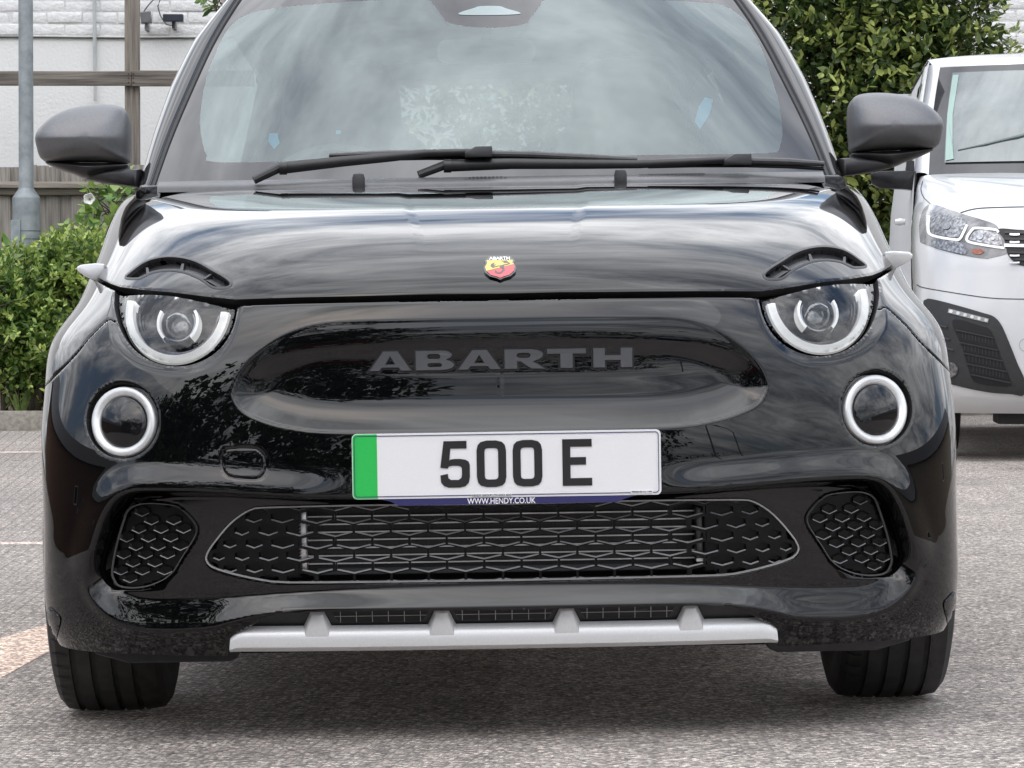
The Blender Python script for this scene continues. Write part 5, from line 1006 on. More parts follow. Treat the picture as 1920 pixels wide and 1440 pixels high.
# ------------------------------------------------------------------ fence
YF = 20.0
def wood(name, c1, c2, horizontal=False):
    return mat(name, c1, rough=.9, col2=c2, vscale=7, stretch=(.25, 3, 5) if horizontal else (6, 3, .28), bump=.004, bscale=14, contrast=(.32, .68))
M_w1 = wood('weathered_board', (.14, .128, .115), (.35, .325, .29)); M_w2 = wood('weathered_board_dark', (.105, .097, .088), (.29, .27, .24)); M_rail = wood('weathered_rail', (.17, .15, .13), (.44, .40, .34), True); M_raild = wood('dark_rail', (.05, .045, .035), (.13, .12, .09), True)
fence = empty('timber_fence', (0, YF, 0)); tag(fence, 'weathered grey close-board timber fence behind the shrubs and lamp post', 'fence')
ztop_, zr1, zr2, zr3 = at(40, 311, YF).z, at(40, 341, YF).z, at(40, 353, YF).z, at(40, 366, YF).z
x = -5.2; k = 0
while x < 2.0:
    w = rng.uniform(.088, .106); o = MB().box(-w / 2, w / 2, 0, .018, -.15, ztop_ + rng.uniform(-.012, .01)).build('fence_board', [M_w1, M_w2][k % 3 == 1], fence, bevel=.002); o.location = (x + w / 2, (.0195 if k % 2 else 0), 0); o.rotation_euler = (0, rng.uniform(-.006, .006), rng.uniform(-.05, .05)); x += w - .006; k += 1
MB().box(-5.3, 2.0, -.045, -.004, zr2, zr1).build('rail', M_rail, fence, bevel=.005); MB().box(-5.3, 2.0, -.030, -.004, zr3, zr2 - .003).build('rail', M_raild, fence, bevel=.004)
# timber frame standing behind the fence
YT = 20.25; fr = empty('timber_post_with_rail', (0, YT, 0)); tag(fr, 'tall weathered timber post and cross rail standing behind the fence', 'timber frame')
M_post = wood('post_wood', (.105, .092, .080), (.33, .295, .255)); a_, b_ = at(235, 200, YT).x, at(262, 200, YT).x
MB().box(a_, b_, -.05, .05, .1, 4.6).build('post', M_post, fr, bevel=.004)
r0, r1 = at(0, 161, YT - .05).z, at(0, 134, YT - .05).z
MB().box(-7, (a_ + b_) / 2, -.092, -.052, r0, r1).build('cross_rail', wood('rail_wood', (.075, .065, .056), (.27, .24, .21), True), fr, bevel=.003); MB().box((a_ + b_) / 2 + .003, at(330, 150, YT).x + .6, -.094, -.053, r0 - .004, r1 + .006).build('cross_rail', MT['rail_wood'], fr, bevel=.003)
for i in range(3):
    for j in range(2): MB().lathe([(-.0975, .0005), (-.0975, .006), (-.090, .006)], 8, 'y', (a_ + .035 + j * .035, 0, r0 + .025 + i * .032)).build('nail_head', mat('rusty_nail', (.07, .035, .02), rough=.8, var=.3), fr)
# ------------------------------------------------------------------ lamp post
def galv():
    m = mat('galvanised_steel', (.17, .20, .21), rough=.55, metal=.35, col2=(.34, .37, .385), vscale=9, contrast=(.3, .7)); return m
YL = 18.5; lx = at(49, 300, YL).x; lp = empty('lamp_post', (lx, YL, .0)); tag(lp, 'galvanised grey steel lamp post rising from the shrubs', 'lamp post')
z1, z2 = at(50, 372, YL).z, at(50, 352, YL).z; MB().lathe([(.05, .001), (.05, .0975), (z1, .0975), (z1 + .01, .095), (z2 - .01, .056), (z2, .053), (6.5, .048), (6.5, .001)], 40, 'z').build('column', galv(), lp, angle=50)
MB().box(-.100, -.028, -.104, -.06, .5, at(50, 413, YL).z).build('access_door', MT['galvanised_steel'], lp, bevel=.008)
for py in (434, 449): zb = at(50, py, YL).z; MB().lathe([(zb, .0985), (zb + .003, .0995), (zb + .006, .0985)], 40, 'z').build('wire_tie', mat('tie_wire', (.10, .11, .11), rough=.5, metal=.5, var=.2), lp)
# ------------------------------------------------------------------ leaves
def leaf_material(name, dark, mid, light):
    m = bpy.data.materials.new(name); m.use_nodes = True; N = m.node_tree.nodes; K = m.node_tree.links.new; b = N['Principled BSDF']
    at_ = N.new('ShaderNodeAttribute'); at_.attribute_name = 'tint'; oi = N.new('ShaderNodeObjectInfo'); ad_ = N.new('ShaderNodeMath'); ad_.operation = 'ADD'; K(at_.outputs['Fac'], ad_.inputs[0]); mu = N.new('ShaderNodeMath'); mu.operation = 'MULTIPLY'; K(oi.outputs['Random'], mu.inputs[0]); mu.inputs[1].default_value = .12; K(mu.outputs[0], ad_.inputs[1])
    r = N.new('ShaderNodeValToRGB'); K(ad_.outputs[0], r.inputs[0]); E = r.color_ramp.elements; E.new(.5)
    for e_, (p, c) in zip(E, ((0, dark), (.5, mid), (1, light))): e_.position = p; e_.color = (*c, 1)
    tcn = N.new('ShaderNodeTexCoord'); n = N.new('ShaderNodeTexNoise'); n.inputs['Scale'].default_value = 25; K(tcn.outputs['Object'], n.inputs[0]); hs = N.new('ShaderNodeHueSaturation'); K(r.outputs[0], hs.inputs['Color']); m2 = N.new('ShaderNodeMath'); m2.operation = 'MULTIPLY_ADD'; K(n.outputs[0], m2.inputs[0]); m2.inputs[1].default_value = .6; m2.inputs[2].default_value = .7; K(m2.outputs[0], hs.inputs['Value'])
    K(hs.outputs[0], b.inputs['Base Color']); b.inputs['Roughness'].default_value = .38
    t = N.new('ShaderNodeBsdfTranslucent'); K(hs.outputs[0], t.inputs[0]); mx = N.new('ShaderNodeMixShader'); mx.inputs[0].default_value = .28; K(b.outputs[0], mx.inputs[1]); K(t.outputs[0], mx.inputs[2]); K(mx.outputs[0], N['Material Output'].inputs[0]); MT[name] = m; return m
LEAF = {'oval': ([(0, 0, 0), (0, .38, -.05), (0, .74, -.05), (0, 1, .02), (-.20, .30, .03), (-.24, .66, .03), (.20, .30, .03), (.24, .66, .03)], [(0, 1, 4), (4, 1, 5), (1, 2, 5), (5, 2, 3), (0, 6, 1), (6, 7, 1), (1, 7, 2), (7, 3, 2)]),
        'narrow': ([(0, 0, 0), (0, .45, -.03), (0, 1, .0), (-.12, .45, .02), (.12, .45, .02)], [(0, 1, 3), (3, 1, 2), (0, 4, 1), (4, 2, 1)]),
        'heart': ([(0, 0, 0), (0, .35, -.06), (0, .7, -.05), (0, 1.05, .04), (-.38, .08, .05), (-.36, .45, .04), (.38, .08, .05), (.36, .45, .04)], [(0, 1, 4), (4, 1, 5), (1, 2, 5), (5, 2, 3), (0, 6, 1), (6, 7, 1), (1, 7, 2), (7, 3, 2)])}
def unit(v): return v / (np.linalg.norm(v, axis=-1, keepdims=True) + 1e-9)
def leaves_mesh(kind, O, Dr, Nr, S):
    lv, lf = LEAF[kind]; lv = np.array(lv); lf = np.array(lf); Dr = unit(Dr); Xr = unit(np.cross(Dr, Nr)); Zr = np.cross(Xr, Dr)
    V = O[:, None] + S[:, None, None] * (lv[None, :, 0:1] * Xr[:, None] + lv[None, :, 1:2] * Dr[:, None] + lv[None, :, 2:3] * Zr[:, None]); n = len(O)
    F = (lf[None] + (np.arange(n) * len(lv))[:, None, None]).reshape(-1, 3); return V.reshape(-1, 3), F
def twigs(cent, rad, n, per, lsize, tl, outward=.6, rnd=rng, up=.5, shell=.45, zmin=-9):
    """leafy twigs spread through overlapping clumps; returns leaf origin, direction, normal, size, tint"""
    cent = np.array(cent, float); rad = np.array(rad, float); p = rad[:, 0] * rad[:, 2]; ci = rnd.choice(len(cent), n, p=p / p.sum())
    d = unit(rnd.normal(size=(n, 3))); rr_ = shell + (1 - shell) * rnd.random(n) ** .6; base = cent[ci] + d * rad[ci] * rr_[:, None]
    td = unit(d * outward + np.array([0, 0, up]) + rnd.normal(size=(n, 3)) * .45); k = base[:, 2] > zmin; base, td, rr2 = base[k], td[k], rr_[k]; n = len(base)
    s = np.tile(np.linspace(.1, 1, per), n); TD = np.repeat(td, per, 0); O = np.repeat(base, per, 0) + TD * (s * tl)[:, None]
    side = np.tile(np.where(np.arange(per) % 2, 1., -1.), n)[:, None]; sv = unit(np.cross(TD, rnd.normal(size=TD.shape))) * side
    D_ = unit(TD * (.35 + .6 * s[:, None]) + sv * .8 + rnd.normal(size=TD.shape) * .22); Nn = unit(np.array([0, -.25, 1.]) + rnd.normal(size=TD.shape) * .5)
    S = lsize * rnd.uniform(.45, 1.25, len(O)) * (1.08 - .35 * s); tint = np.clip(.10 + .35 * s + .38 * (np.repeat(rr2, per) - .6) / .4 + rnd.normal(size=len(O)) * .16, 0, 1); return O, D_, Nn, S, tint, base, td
def set_tint(o, tint, nv):
    a = o.data.attributes.new('tint', 'FLOAT', 'POINT'); a.data.foreach_set('value', np.repeat(tint, nv).astype(np.float32))
def bush(name, lab, cat, cent, rad, n, per, lsize, tl, m, kind='oval', group=None, nobj=0, stems=6, up=.5, zmin=-9, seed=1, near=None, root=None, shell=.45):
    rnd = np.random.default_rng(seed); cent = np.array(cent, float); c0 = cent.mean(0); rt = root or (c0[0], c0[1], gz(c0[0]) + .10); e = empty(name, rt); tag(e, lab, cat, group); ro = np.array(rt)
    O, D_, Nn, S, tint, base, td = twigs(cent, rad, n, per, lsize, tl, rnd=rnd, up=up, zmin=zmin, shell=shell)
    pick_ = np.zeros(len(O), bool)
    if nobj:                                   # the leaves that stand out, one by one
        w = -O[:, 1] * 1.0 + S * 6 + tint * .4
        if near is not None: px = 960 + FPX * ((O - CAMPOS) @ _r) / ((O - CAMPOS) @ _f); py = 720 - FPX * ((O - CAMPOS) @ _u) / ((O - CAMPOS) @ _f); w = w - 99 * ~((px > near[0]) & (px < near[2]) & (py > near[1]) & (py < near[3]))
        pick_[np.argsort(-w)[:nobj]] = True; lv, lf = LEAF[kind]; meshes = []
        for k in range(4):
            me = bpy.data.meshes.new('leaf'); me.from_pydata([tuple(v) for v in lv], [], lf); a = me.attributes.new('tint', 'FLOAT', 'POINT'); a.data.foreach_set('value', np.full(len(lv), (.35, .55, .72, .88)[k], np.float32)); me.materials.append(m); me.polygons.foreach_set('use_smooth', np.ones(len(lf), bool)); meshes.append(me)
        for i in np.where(pick_)[0]:
            y = Vector(D_[i]).normalized(); x = y.cross(Vector(Nn[i])).normalized(); z = x.cross(y); M_ = Matrix((x, y, z)).transposed().to_4x4(); M_.translation = Vector(O[i] - ro)
            o = bpy.data.objects.new('leaf', meshes[int(np.clip(tint[i] * 4, 0, 3))]); COL.objects.link(o); o.parent = e; o.matrix_local = M_ @ Matrix.Scale(float(S[i]), 4)
    k = ~pick_; V, F = leaves_mesh(kind, O[k] - ro, D_[k], Nn[k], S[k]); o = npmesh('foliage', V, F, m, e); o['kind'] = 'stuff'; set_tint(o, tint[k], len(LEAF[kind][0]))
    q = MB()
    for i in rnd.choice(len(base), min(len(base), 70), replace=False): q.tube([base[i] - ro - td[i] * .12, base[i] - ro + td[i] * tl], [.006, .002], 4, cap=False)
    o = q.build('twigs', mat('twig_bark', (.08, .065, .045), rough=.9, var=.3), e); o['kind'] = 'stuff'
    for i in range(stems):
        c = cent[rnd.integers(len(cent))]; mid = (ro * .5 + c * .5) + rnd.normal(size=3) * .08; MB().tube([(0, 0, -.05) + rnd.normal(size=3) * np.array([.08, .05, 0]), mid - ro, c - ro + rnd.normal(size=3) * .1], [.030, .020, .008], 7).build('branch', MT['twig_bark'], e)
    return e
M_leafR = leaf_material('laurel_leaf', (.018, .038, .011), (.058, .10, .024), (.48, .54, .155))
M_leafL = leaf_material('shrub_leaf', (.04, .10, .025), (.125, .225, .048), (.50, .59, .165))
M_leafB = leaf_material('bindweed_leaf', (.08, .17, .045), (.20, .34, .08), (.38, .52, .14))
def blob(pxs, Y, ry=.55):
    C_, R_ = [], []
    for px, py, rx, rz in pxs: p = at(px, py, Y + rng.uniform(-.2, .2)); k = (Y - CAMPOS[1]) / FPX; C_.append(tuple(p)); R_.append((rx * k, ry, rz * k))
    return C_, R_
C_, R_ = blob([(1500, 40, 130, 130), (1620, 60, 150, 130), (1740, 60, 130, 90), (1800, 20, 70, 60), (1560, 190, 130, 130), (1680, 200, 120, 110), (1760, 150, 80, 70), (1640, 330, 110, 120), (1560, 330, 90, 120), (1640, -60, 220, 110), (1680, 430, 80, 120), (1760, 300, 90, 120), (1600, 480, 80, 90)], 16.5)
bush('broadleaf_tree', 'large leafy green tree with pale young shoots, behind the white van', 'tree', C_, R_, 2700, 9, .088, .26, M_leafR, nobj=150, stems=9, seed=3, near=(1440, 0, 1890, 340), root=(3.3, 17.6, gz(3.3) + .1))
C_, R_ = blob([(700, 40, 120, 130), (820, 120, 110, 90), (940, 90, 120, 110), (1060, 150, 120, 110), (1180, 100, 130, 130), (1320, 80, 120, 140), (1000, 230, 110, 70), (860, 240, 60, 40), (1150, 260, 120, 90), (1300, 260, 120, 130), (700, 170, 70, 70), (950, 350, 160, 120), (1200, 400, 160, 120), (640, -40, 100, 80), (400, -60, 60, 40)], 18.2)
bush('broadleaf_shrub', 'green leafy shrub against the white wall, seen through the windscreen of the black car', 'shrub', C_, R_, 1500, 8, .095, .28, M_leafR, stems=8, seed=5, nobj=0)
C_, R_ = blob([(408, -2, 26, 26), (430, -20, 30, 30)], 18.0)
bush('hanging_spray', 'small spray of green leaves above the top left corner of the windscreen', 'branch', C_, R_, 26, 5, .085, .12, M_leafL, stems=1, seed=6, root=tuple(at(420, -60, 18.0)))
# low shrubs in the bed at the left
spec = [(60, 705, 100, 42, 17.85, 'low spreading green growth at the foot of the shrubs, right above the kerb', 15), (30, 560, 70, 80, 17.95, 'rounded yellow-green shrub at the far left edge, in front of the lamp post', 11), (150, 520, 80, 70, 18.15, 'bushy green shrub touching the black car, right of the lamp post', 12), (90, 650, 110, 75, 17.85, 'low dark green shrub hanging over the kerb at the left', 13), (250, 620, 90, 110, 18.0, 'green shrub mostly hidden behind the left wing of the black car', 14)]
for px, py, rx, rz, Y, lab, sd_i in spec:
    rb = random.Random(sd_i); C_, R_ = blob([(px, py, rx, rz)] + [(px + rb.uniform(-.7, .7) * rx, py + rb.uniform(-.6, .5) * rz, rx * .5, rz * .55) for _ in range(5)], Y, .32)
    bush('shrub', lab, 'shrub', C_, R_, 620, 9, .062, .13, M_leafL, nobj=45 if sd_i != 14 else 0, group='shrubs along the fence', stems=4, seed=sd_i, up=.7, near=(0, 430, 240, 745), zmin=.12)
# bindweed climbing the fence, with one white trumpet flower
C_, R_ = blob([(205, 385, 28, 34), (180, 440, 40, 30), (225, 440, 30, 40), (140, 470, 50, 22), (60, 480, 50, 20), (230, 370, 26, 22), (195, 500, 40, 30)], 19.3, .12)
bw = bush('bindweed', 'light green climbing bindweed scrambling up the fence beside the black car', 'climbing plant', C_, R_, 90, 4, .098, .14, M_leafB, kind='heart', nobj=60, stems=3, seed=21, near=(0, 330, 260, 560))
fl0 = at(167, 373, 19.1); fe = empty('bindweed_flower', fl0); tag(fe, 'single white trumpet flower in front of the fence', 'flower'); V = []; F = []
for i, (r, y) in enumerate([(.006, .05), (.012, .03), (.022, .01), (.038, -.002), (.042, .000)]):
    for k in range(20): a = 2 * math.pi * k / 20; rr_ = r * (1 + (.10 if i > 2 else 0) * math.cos(5 * a)); V.append((rr_ * math.cos(a), y, rr_ * math.sin(a)))
for i in range(4):
    for k in range(20): F.append((i * 20 + k, i * 20 + (k + 1) % 20, (i + 1) * 20 + (k + 1) % 20, (i + 1) * 20 + k))
MB().add(V, F).build('petals', mat('petal_white', (.82, .82, .80), rough=.6, var=.03), fe); MB().tube([(0, .045, 0), (.02, .09, -.05), (.05, .2, -.12)], .003, 5).build('stalk', M_leafB, fe)
# grass tuft and litter at the kerb
gt = at(40, 765, 17.75); ge = empty('grass_tuft', (gt.x, 17.72, gz(gt.x) + .1)); tag(ge, 'tuft of long green grass growing at the kerb on the left', 'grass tuft'); gm = MB()
for k in range(46):
    a = rng.uniform(0, 6.28); l = rng.uniform(.10, .26); le = rng.uniform(.15, .9); w = .004; dx, dy = math.cos(a), math.sin(a) * .5; b0 = np.array([dx * .02, dy * .02, 0]); m1 = b0 + np.array([dx * le * l * .35, dy * le * l * .3, l * .65]); t1 = b0 + np.array([dx * le * l, dy * le * l, l * (.95 - le * .5)])
    gm.add([b0 + (-w, 0, 0), b0 + (w, 0, 0), m1 + (w * .8, 0, 0), m1 + (-w * .8, 0, 0), t1], [(0, 1, 2, 3), (3, 2, 4)])
o = gm.build('blades', mat('grass_blade', (.10, .17, .035), rough=.5, col2=(.24, .32, .08), vscale=30), ge); o['kind'] = 'stuff'
lt = MB()
for k in range(420):
    x = rng.uniform(-5.5, 2); y = YK + .14 + rng.uniform(0, .6); z = gz(x) + .118; s = rng.uniform(.012, .035); a = rng.uniform(0, 6.28); lt.add([(x + s * math.cos(a), y + s * math.sin(a), z), (x + s * .5 * math.cos(a + 1.6), y + s * .5 * math.sin(a + 1.6), z + rng.uniform(0, .015)), (x - s * math.cos(a), y - s * math.sin(a), z + .006), (x - s * .5 * math.cos(a + 1.6), y - s * .5 * math.sin(a + 1.6), z)], [(0, 1, 2, 3)])
o = lt.build('leaf_litter', mat('dead_leaf', (.09, .05, .03), rough=.8, col2=(.28, .16, .09), vscale=8), None); tag(o, 'brown fallen leaves on the soil behind the kerb', 'leaf litter', kind='stuff')
# ------------------------------------------------------------------ what stands behind the camera and shows in the paintwork
M_leafF = leaf_material('far_leaf', (.015, .028, .010), (.035, .058, .018), (.085, .12, .035))
def far_tree(x, y, h, w, lab, seed):
    rnd = np.random.default_rng(seed); e = empty('tree', (x, y, gz(x))); tag(e, lab, 'tree', 'trees across the car park'); n = 9
    C_ = np.stack([rnd.normal(size=n) * w * .30, rnd.normal(size=n) * w * .2, h * (.55 + .3 * rnd.random(n))], 1); R_ = np.stack([w * rnd.uniform(.22, .36, n), w * rnd.uniform(.2, .3, n), h * rnd.uniform(.14, .24, n)], 1)
    C_ = np.concatenate([C_, [[0, 0, h * .32], [w * .25, 0, h * .25], [-w * .25, 0, h * .25]]]); R_ = np.concatenate([R_, [[w * .42, w * .3, h * .22]] * 3])
    O, D_, Nn, S, tint, b, td = twigs(C_, R_, 900, 6, h * .055, h * .07, rnd=rnd, shell=.3); V, F = leaves_mesh('oval', O, D_, Nn, S); o = npmesh('crown', V, F, M_leafF, e); o['kind'] = 'stuff'; set_tint(o, tint * .7, 8)
    MB().tube([(0, 0, 0), (.05, 0, h * .25), (-.05, 0, h * .6)], [h * .03, h * .022, h * .01], 8).build('trunk', mat('trunk_bark', (.06, .05, .04), rough=.9, var=.3), e); return e
for k, (x, y, h, w, lab) in enumerate([(-9.5, -13, 10.5, 11, 'tallest dark tree behind the camera on the left'), (-15, -17, 9, 8, 'tall dark tree to the left of the tallest one behind the camera'), (-4.6, -17, 9.0, 6, 'dark tree behind the camera, left of centre'), (3, -30, 6.5, 9, 'distant dark tree behind the camera, right of centre'), (13, -44, 5.0, 9, 'low distant tree at the right across the car park'), (-24, -24, 7, 8, 'dark tree at the far left across the car park'), (26, -42, 5, 9, 'low tree at the far right across the car park'), (-13, -12, 5.6, 4.5, 'dark tree at the left edge of the car park, nearer the camera')]): far_tree(x, y, h, w, lab, 40 + k)
hg = bush('hedge', 'long clipped hedge across the car park behind the camera', 'hedge', [(x, -30, .9) for x in range(-34, 36, 4)], [(2.6, .8, .9)] * 18, 1500, 6, .22, .25, M_leafF, stems=2, seed=77)
def far_car(x, y, rz, m, lab, van=False):
    e = empty('parked_car' if not van else 'parked_van', (x, y, gz(x)), (0, 0, rz)); tag(e, lab, 'van' if van else 'car', 'vehicles behind the camera'); L_, Wd, H = (5.2, 1.95, 2.2) if van else (4.1, 1.76, 1.48)
    side = [(-L_ / 2, .35), (-L_ / 2, .75), (-L_ / 2 + .15, .95), (-L_ * .22, 1.02 if not van else 1.25), (-L_ * .08, H - .04), (0, H), (L_ * .30, H - .02), (L_ * .45, H * .72 if not van else H - .03), (L_ / 2, H * .62), (L_ / 2, .35)]
    MB().prism(side, -Wd / 2, Wd / 2, plane='xz').build('body', m, e, bevel=.09, seg=3)
    w0 = 1.0 if not van else 1.28; gl = mat('far_glass', (.02, .024, .027), rough=.05, var=.2)
    MB().prism([(-L_ * .18, w0), (-L_ * .07, H - .14), (L_ * .28, H - .14), (L_ * .38, w0)], -Wd / 2 - .004, Wd / 2 + .004).build('side_windows', gl, e, bevel=.01)
    MB().box(-L_ * .2, -L_ * .14, -Wd / 2 + .18, Wd / 2 - .18, w0 + .02, H - .20, Matrix.Rotation(R(0), 4, 'Y')).build('windscreen', gl, e, bevel=.01)
    for sx_ in (-1, 1):
        for sy_ in (-1, 1): MB().lathe([(-.1, .001), (-.1, .2), (-.09, .31), (.09, .31), (.1, .2), (.1, .001)], 24, 'y', (sx_ * L_ * .31, sy_ * (Wd / 2 - .08), .31)).build('wheel', M_rubber, e, angle=25)
    for sy_ in (-1, 1): MB().box(-L_ / 2 - .02, -L_ / 2 + .1, sy_ * Wd * .36 - .15, sy_ * Wd * .36 + .15, .66, .80).build('headlight', mat('far_lamp', (.7, .7, .7), rough=.1, var=.05), e, bevel=.02)
P_ = lambda n, c: mat(n, c, rough=.25, coat=1, crough=.02, var=.03)
far_car(-3.6, -17.5, R(92), P_('red_paint', (.34, .02, .02)), 'red hatchback across the car park'); far_car(-6.1, -17.6, R(90), P_('blue_paint', (.02, .04, .16)), 'dark blue car beside the red hatchback'); far_car(-11.0, -15.5, R(75), P_('grey_paint', (.10, .10, .11)), 'grey car at the left across the car park')
far_car(9.4, -15, R(98), P_('white_paint_far', (.75, .75, .76)), 'white van parked across the car park', True); far_car(2.6, -19, R(88), P_('silver_far', (.05, .055, .06)), 'dark car right of centre across the car park'); far_car(5.6, -19.5, R(90), P_('blue_paint', (.02, .04, .16)), 'blue car second from the white van')
def building(x, y, rz, L_, H, m, lab):
    e = empty('brick_building', (x, y, gz(x)), (0, 0, rz)); tag(e, lab, 'building'); MB().box(-L_ / 2, L_ / 2, 0, 8, 0, H).build('wall', m, e); MB().prism([(-.4, H), (8.4, H), (4, H + 2.6)], -L_ / 2 - .3, L_ / 2 + .3, plane='yz').build('roof', mat('slate_roof', (.06, .06, .065), rough=.7, var=.3, vscale=4), e)
    for i in range(int(L_ // 3.2)):
        for z in (.9,):
            if i % 9 == 4: f = MB().box(-.55, .55, -.04, .02, z, z + 1.3, Matrix.Translation((-L_ / 2 + 1.8 + i * 3.2, 0, 0))).build('window', mat('window_frame_white', (.7, .7, .7), rough=.5, var=.05), e); MB().box(-.47, .47, -.05, -.035, z + .08, z + 1.22, Matrix.Translation((-L_ / 2 + 1.8 + i * 3.2, 0, 0))).build('pane', MT['far_glass'], f)
building(-19, -10, R(90), 70, 4.6, mat('brown_brick', (.13, .075, .05), rough=.9, var=.4, vscale=6), 'brown brick building along the left side of the car park'); building(24, -10, R(-90), 70, 3.9, mat('buff_brick', (.26, .22, .17), rough=.9, var=.3, vscale=6), 'buff brick building along the right side of the car park')
for x, y, h, lab in ((7.2, -24, 8, 'tall lighting column across the car park'), (9.6, -26, 6, 'shorter lighting column across the car park')):
    e = empty('lighting_column', (x, y, gz(x))); tag(e, lab, 'lamp post', 'lighting columns'); MB().tube([(0, 0, 0), (0, 0, h), (-.3, 0, h + .25), (-1.0, 0, h + .3)], [.09, .05, .04, .04], 10).build('column', galv(), e); MB().box(-1.4, -.9, -.1, .1, h + .24, h + .33).build('lamp_head', galv(), e, bevel=.02)
# ------------------------------------------------------------------ white van at the right
VG = R(-5.5); VY = 10.2; _p = at(1712, 600, VY + .6); VX = _p.x + .938; vroot = empty('white_van', (VX, VY, gz(VX)), (0, 0, VG)); tag(vroot, 'white van parked at the right behind the black car, facing the camera', 'van')
def vloc(px, py, d):
    Y = VY + d; c, s = math.cos(-VG), math.sin(-VG)
    for _ in range(6):
        p = at(px, py, Y); dx, dy = p.x - VX, p.y - VY; lx_, ly_ = dx * c - dy * s, dx * s + dy * c; Y += d - ly_
    return np.array([lx_, ly_, p.z - gz(VX)])
def rows_patch(rows, um=.8):
    Rr = np.array(rows); tt = np.concatenate([[0], np.cumsum(np.hypot(np.diff(Rr[:, 0]), np.diff(Rr[:, 1])))]); sp = [nspline(tt, Rr[:, k]) for k in range(7)]
    def f(u, t):
        u = np.clip(u, -.999, .999); y0, z0, xe, ye, ze, p, q = [s(t) for s in sp]; ta = np.abs(np.tan(u * math.pi / 2)) * um; X = ta / (1 + ta ** p) ** (1 / p); wy = 1 - 1 / (1 + ta ** p) ** (1 / p); wz = 1 - (np.maximum(1 - X ** q, 0)) ** (1 / q)
        return np.stack([np.sign(u) * X * xe, y0 + (ye - y0) * wy, z0 + (ze - z0) * wz], -1)
    return f, tt[-1]
vf, VT = rows_patch([(.10, .22, .93, .55, .22, 3.2, 3), (.03, .30, .965, .50, .30, 3.2, 3), (0, .45, .98, .50, .45, 3.2, 3), (0, .62, .985, .52, .62, 3.2, 3), (.02, .82, .99, .60, .82, 3.1, 3), (.05, 1.0, .995, .70, 1.0, 3., 3), (.12, 1.15, .99, .85, 1.12, 2.9, 3.5), (.28, 1.245, .98, 1.0, 1.18, 2.8, 4), (.58, 1.32, .965, 1.1, 1.25, 2.8, 4), (.90, 1.375, .95, 1.2, 1.33, 2.8, 5), (1.12, 1.405, .93, 1.32, 1.38, 2.8, 5)])
VP = Patch(vf, -.97, .97, 0, VT); M_vw = mat('white_van_paint', (.63, .64, .655), rough=.28, coat=1, crough=.02, var=.02, vscale=3); M_vb = mat('van_black_plastic', (.028, .029, .031), rough=.5, var=.12, vscale=40, bump=.0004, bscale=300)
V, F = grid(vf, -.985, .985, 0, VT, 150, 110)
V3 = V[F].mean(1); F = F[~((np.abs(V3[:, 0]) > .70) & (V3[:, 1] > .60) & (V3[:, 2] < .70))]; vbody = npmesh('body', V, F, M_vw, vroot)
def vs_px(L_, d=.12):
    o_ = []
    for px, py in L_:
        y = d
        for _ in range(8): p = vloc(px, py, y); y = float(VP.put([p[0]], [p[2]])[0][1])
        o_.append((p[0], p[2]))
    return np.array(o_)
def vpiece(name, pts, off, m, parent, side, step=.02, smooth_=True, depth=.02):
    """a piece lying on the van's nose: outline measured on the image-left half, side 1 keeps it, -1 mirrors it"""
    q = ccw(smooth_closed(np.array(pts), 80) if smooth_ else np.array(pts)); 
    lo, hi = q.min(0) - step, q.max(0) + step; nx = max(3, int((hi[0] - lo[0]) / step)); nz = max(3, int((hi[1] - lo[1]) / step)); X, Z = np.meshgrid(np.linspace(lo[0], hi[0], nx), np.linspace(lo[1], hi[1], nz)); X = X.ravel(); Z = Z.ravel(); ins = sdfa(X, Z, q) < -step * .35
    from mathutils.geometry import delaunay_2d_cdt
    pts2 = [Vector(p) for p in q] + [Vector((a, b)) for a, b, i in zip(X, Z, ins) if i]; n_ = len(q); r_ = delaunay_2d_cdt(pts2, [(i, (i + 1) % n_) for i in range(n_)], [], 1, 1e-6); vv = np.array([tuple(v) for v in r_[0]]); ff = [tuple(f) for f in r_[2]]
    W_ = VP.put(vv[:, 0], vv[:, 1], off); Eo = VP.put(q[:, 0], q[:, 1], off); Ei = VP.put(q[:, 0], q[:, 1], off - depth); k = len(vv); V = np.concatenate([W_, Eo, Ei]); F = ff + [(k + i, k + (i + 1) % n_, k + n_ + (i + 1) % n_, k + n_ + i) for i in range(n_)]
    if side == -1: V = mirrorx(V)
    return obj_vf(name, V, F, m, parent, angle=30)
def vribbon(name, pts, w, off, m, parent, side, depth=.004):
    p = smooth_open(np.array(pts), 50); t = unit(np.gradient(p, axis=0)); nn = np.stack([-t[:, 1], t[:, 0]], 1) * w / 2; a, b = p + nn, p - nn
    V = np.concatenate([VP.put(a[:, 0], a[:, 1], off - depth), VP.put(a[:, 0], a[:, 1], off), VP.put(b[:, 0], b[:, 1], off), VP.put(b[:, 0], b[:, 1], off - depth)]); k = len(p); F = [(i * k + j, i * k + j + 1, (i + 1) * k + j + 1, (i + 1) * k + j) for i in range(3) for j in range(k - 1)]
    if side == -1: V = mirrorx(V)
    return obj_vf(name, V, F, m, parent, angle=40)
HLp = vs_px([(1745, 383), (1733, 391), (1726.5, 407), (1724, 426), (1725.5, 449), (1731, 457), (1776, 472), (1821, 481.5), (1848, 485), (1856, 484), (1889, 475), (1887, 461), (1881, 444), (1873, 429), (1864, 420), (1834, 410), (1801, 400), (1757, 385)])
U1 = vs_px([(1743, 406), (1742, 426), (1745, 439), (1761, 445.5), (1793, 450.5), (1801, 448.5), (1807, 438), (1814, 423)]); U2 = vs_px([(1873, 437), (1866, 432), (1832, 429), (1823, 433), (1814, 447), (1819, 455), (1850, 461), (1884, 466)])
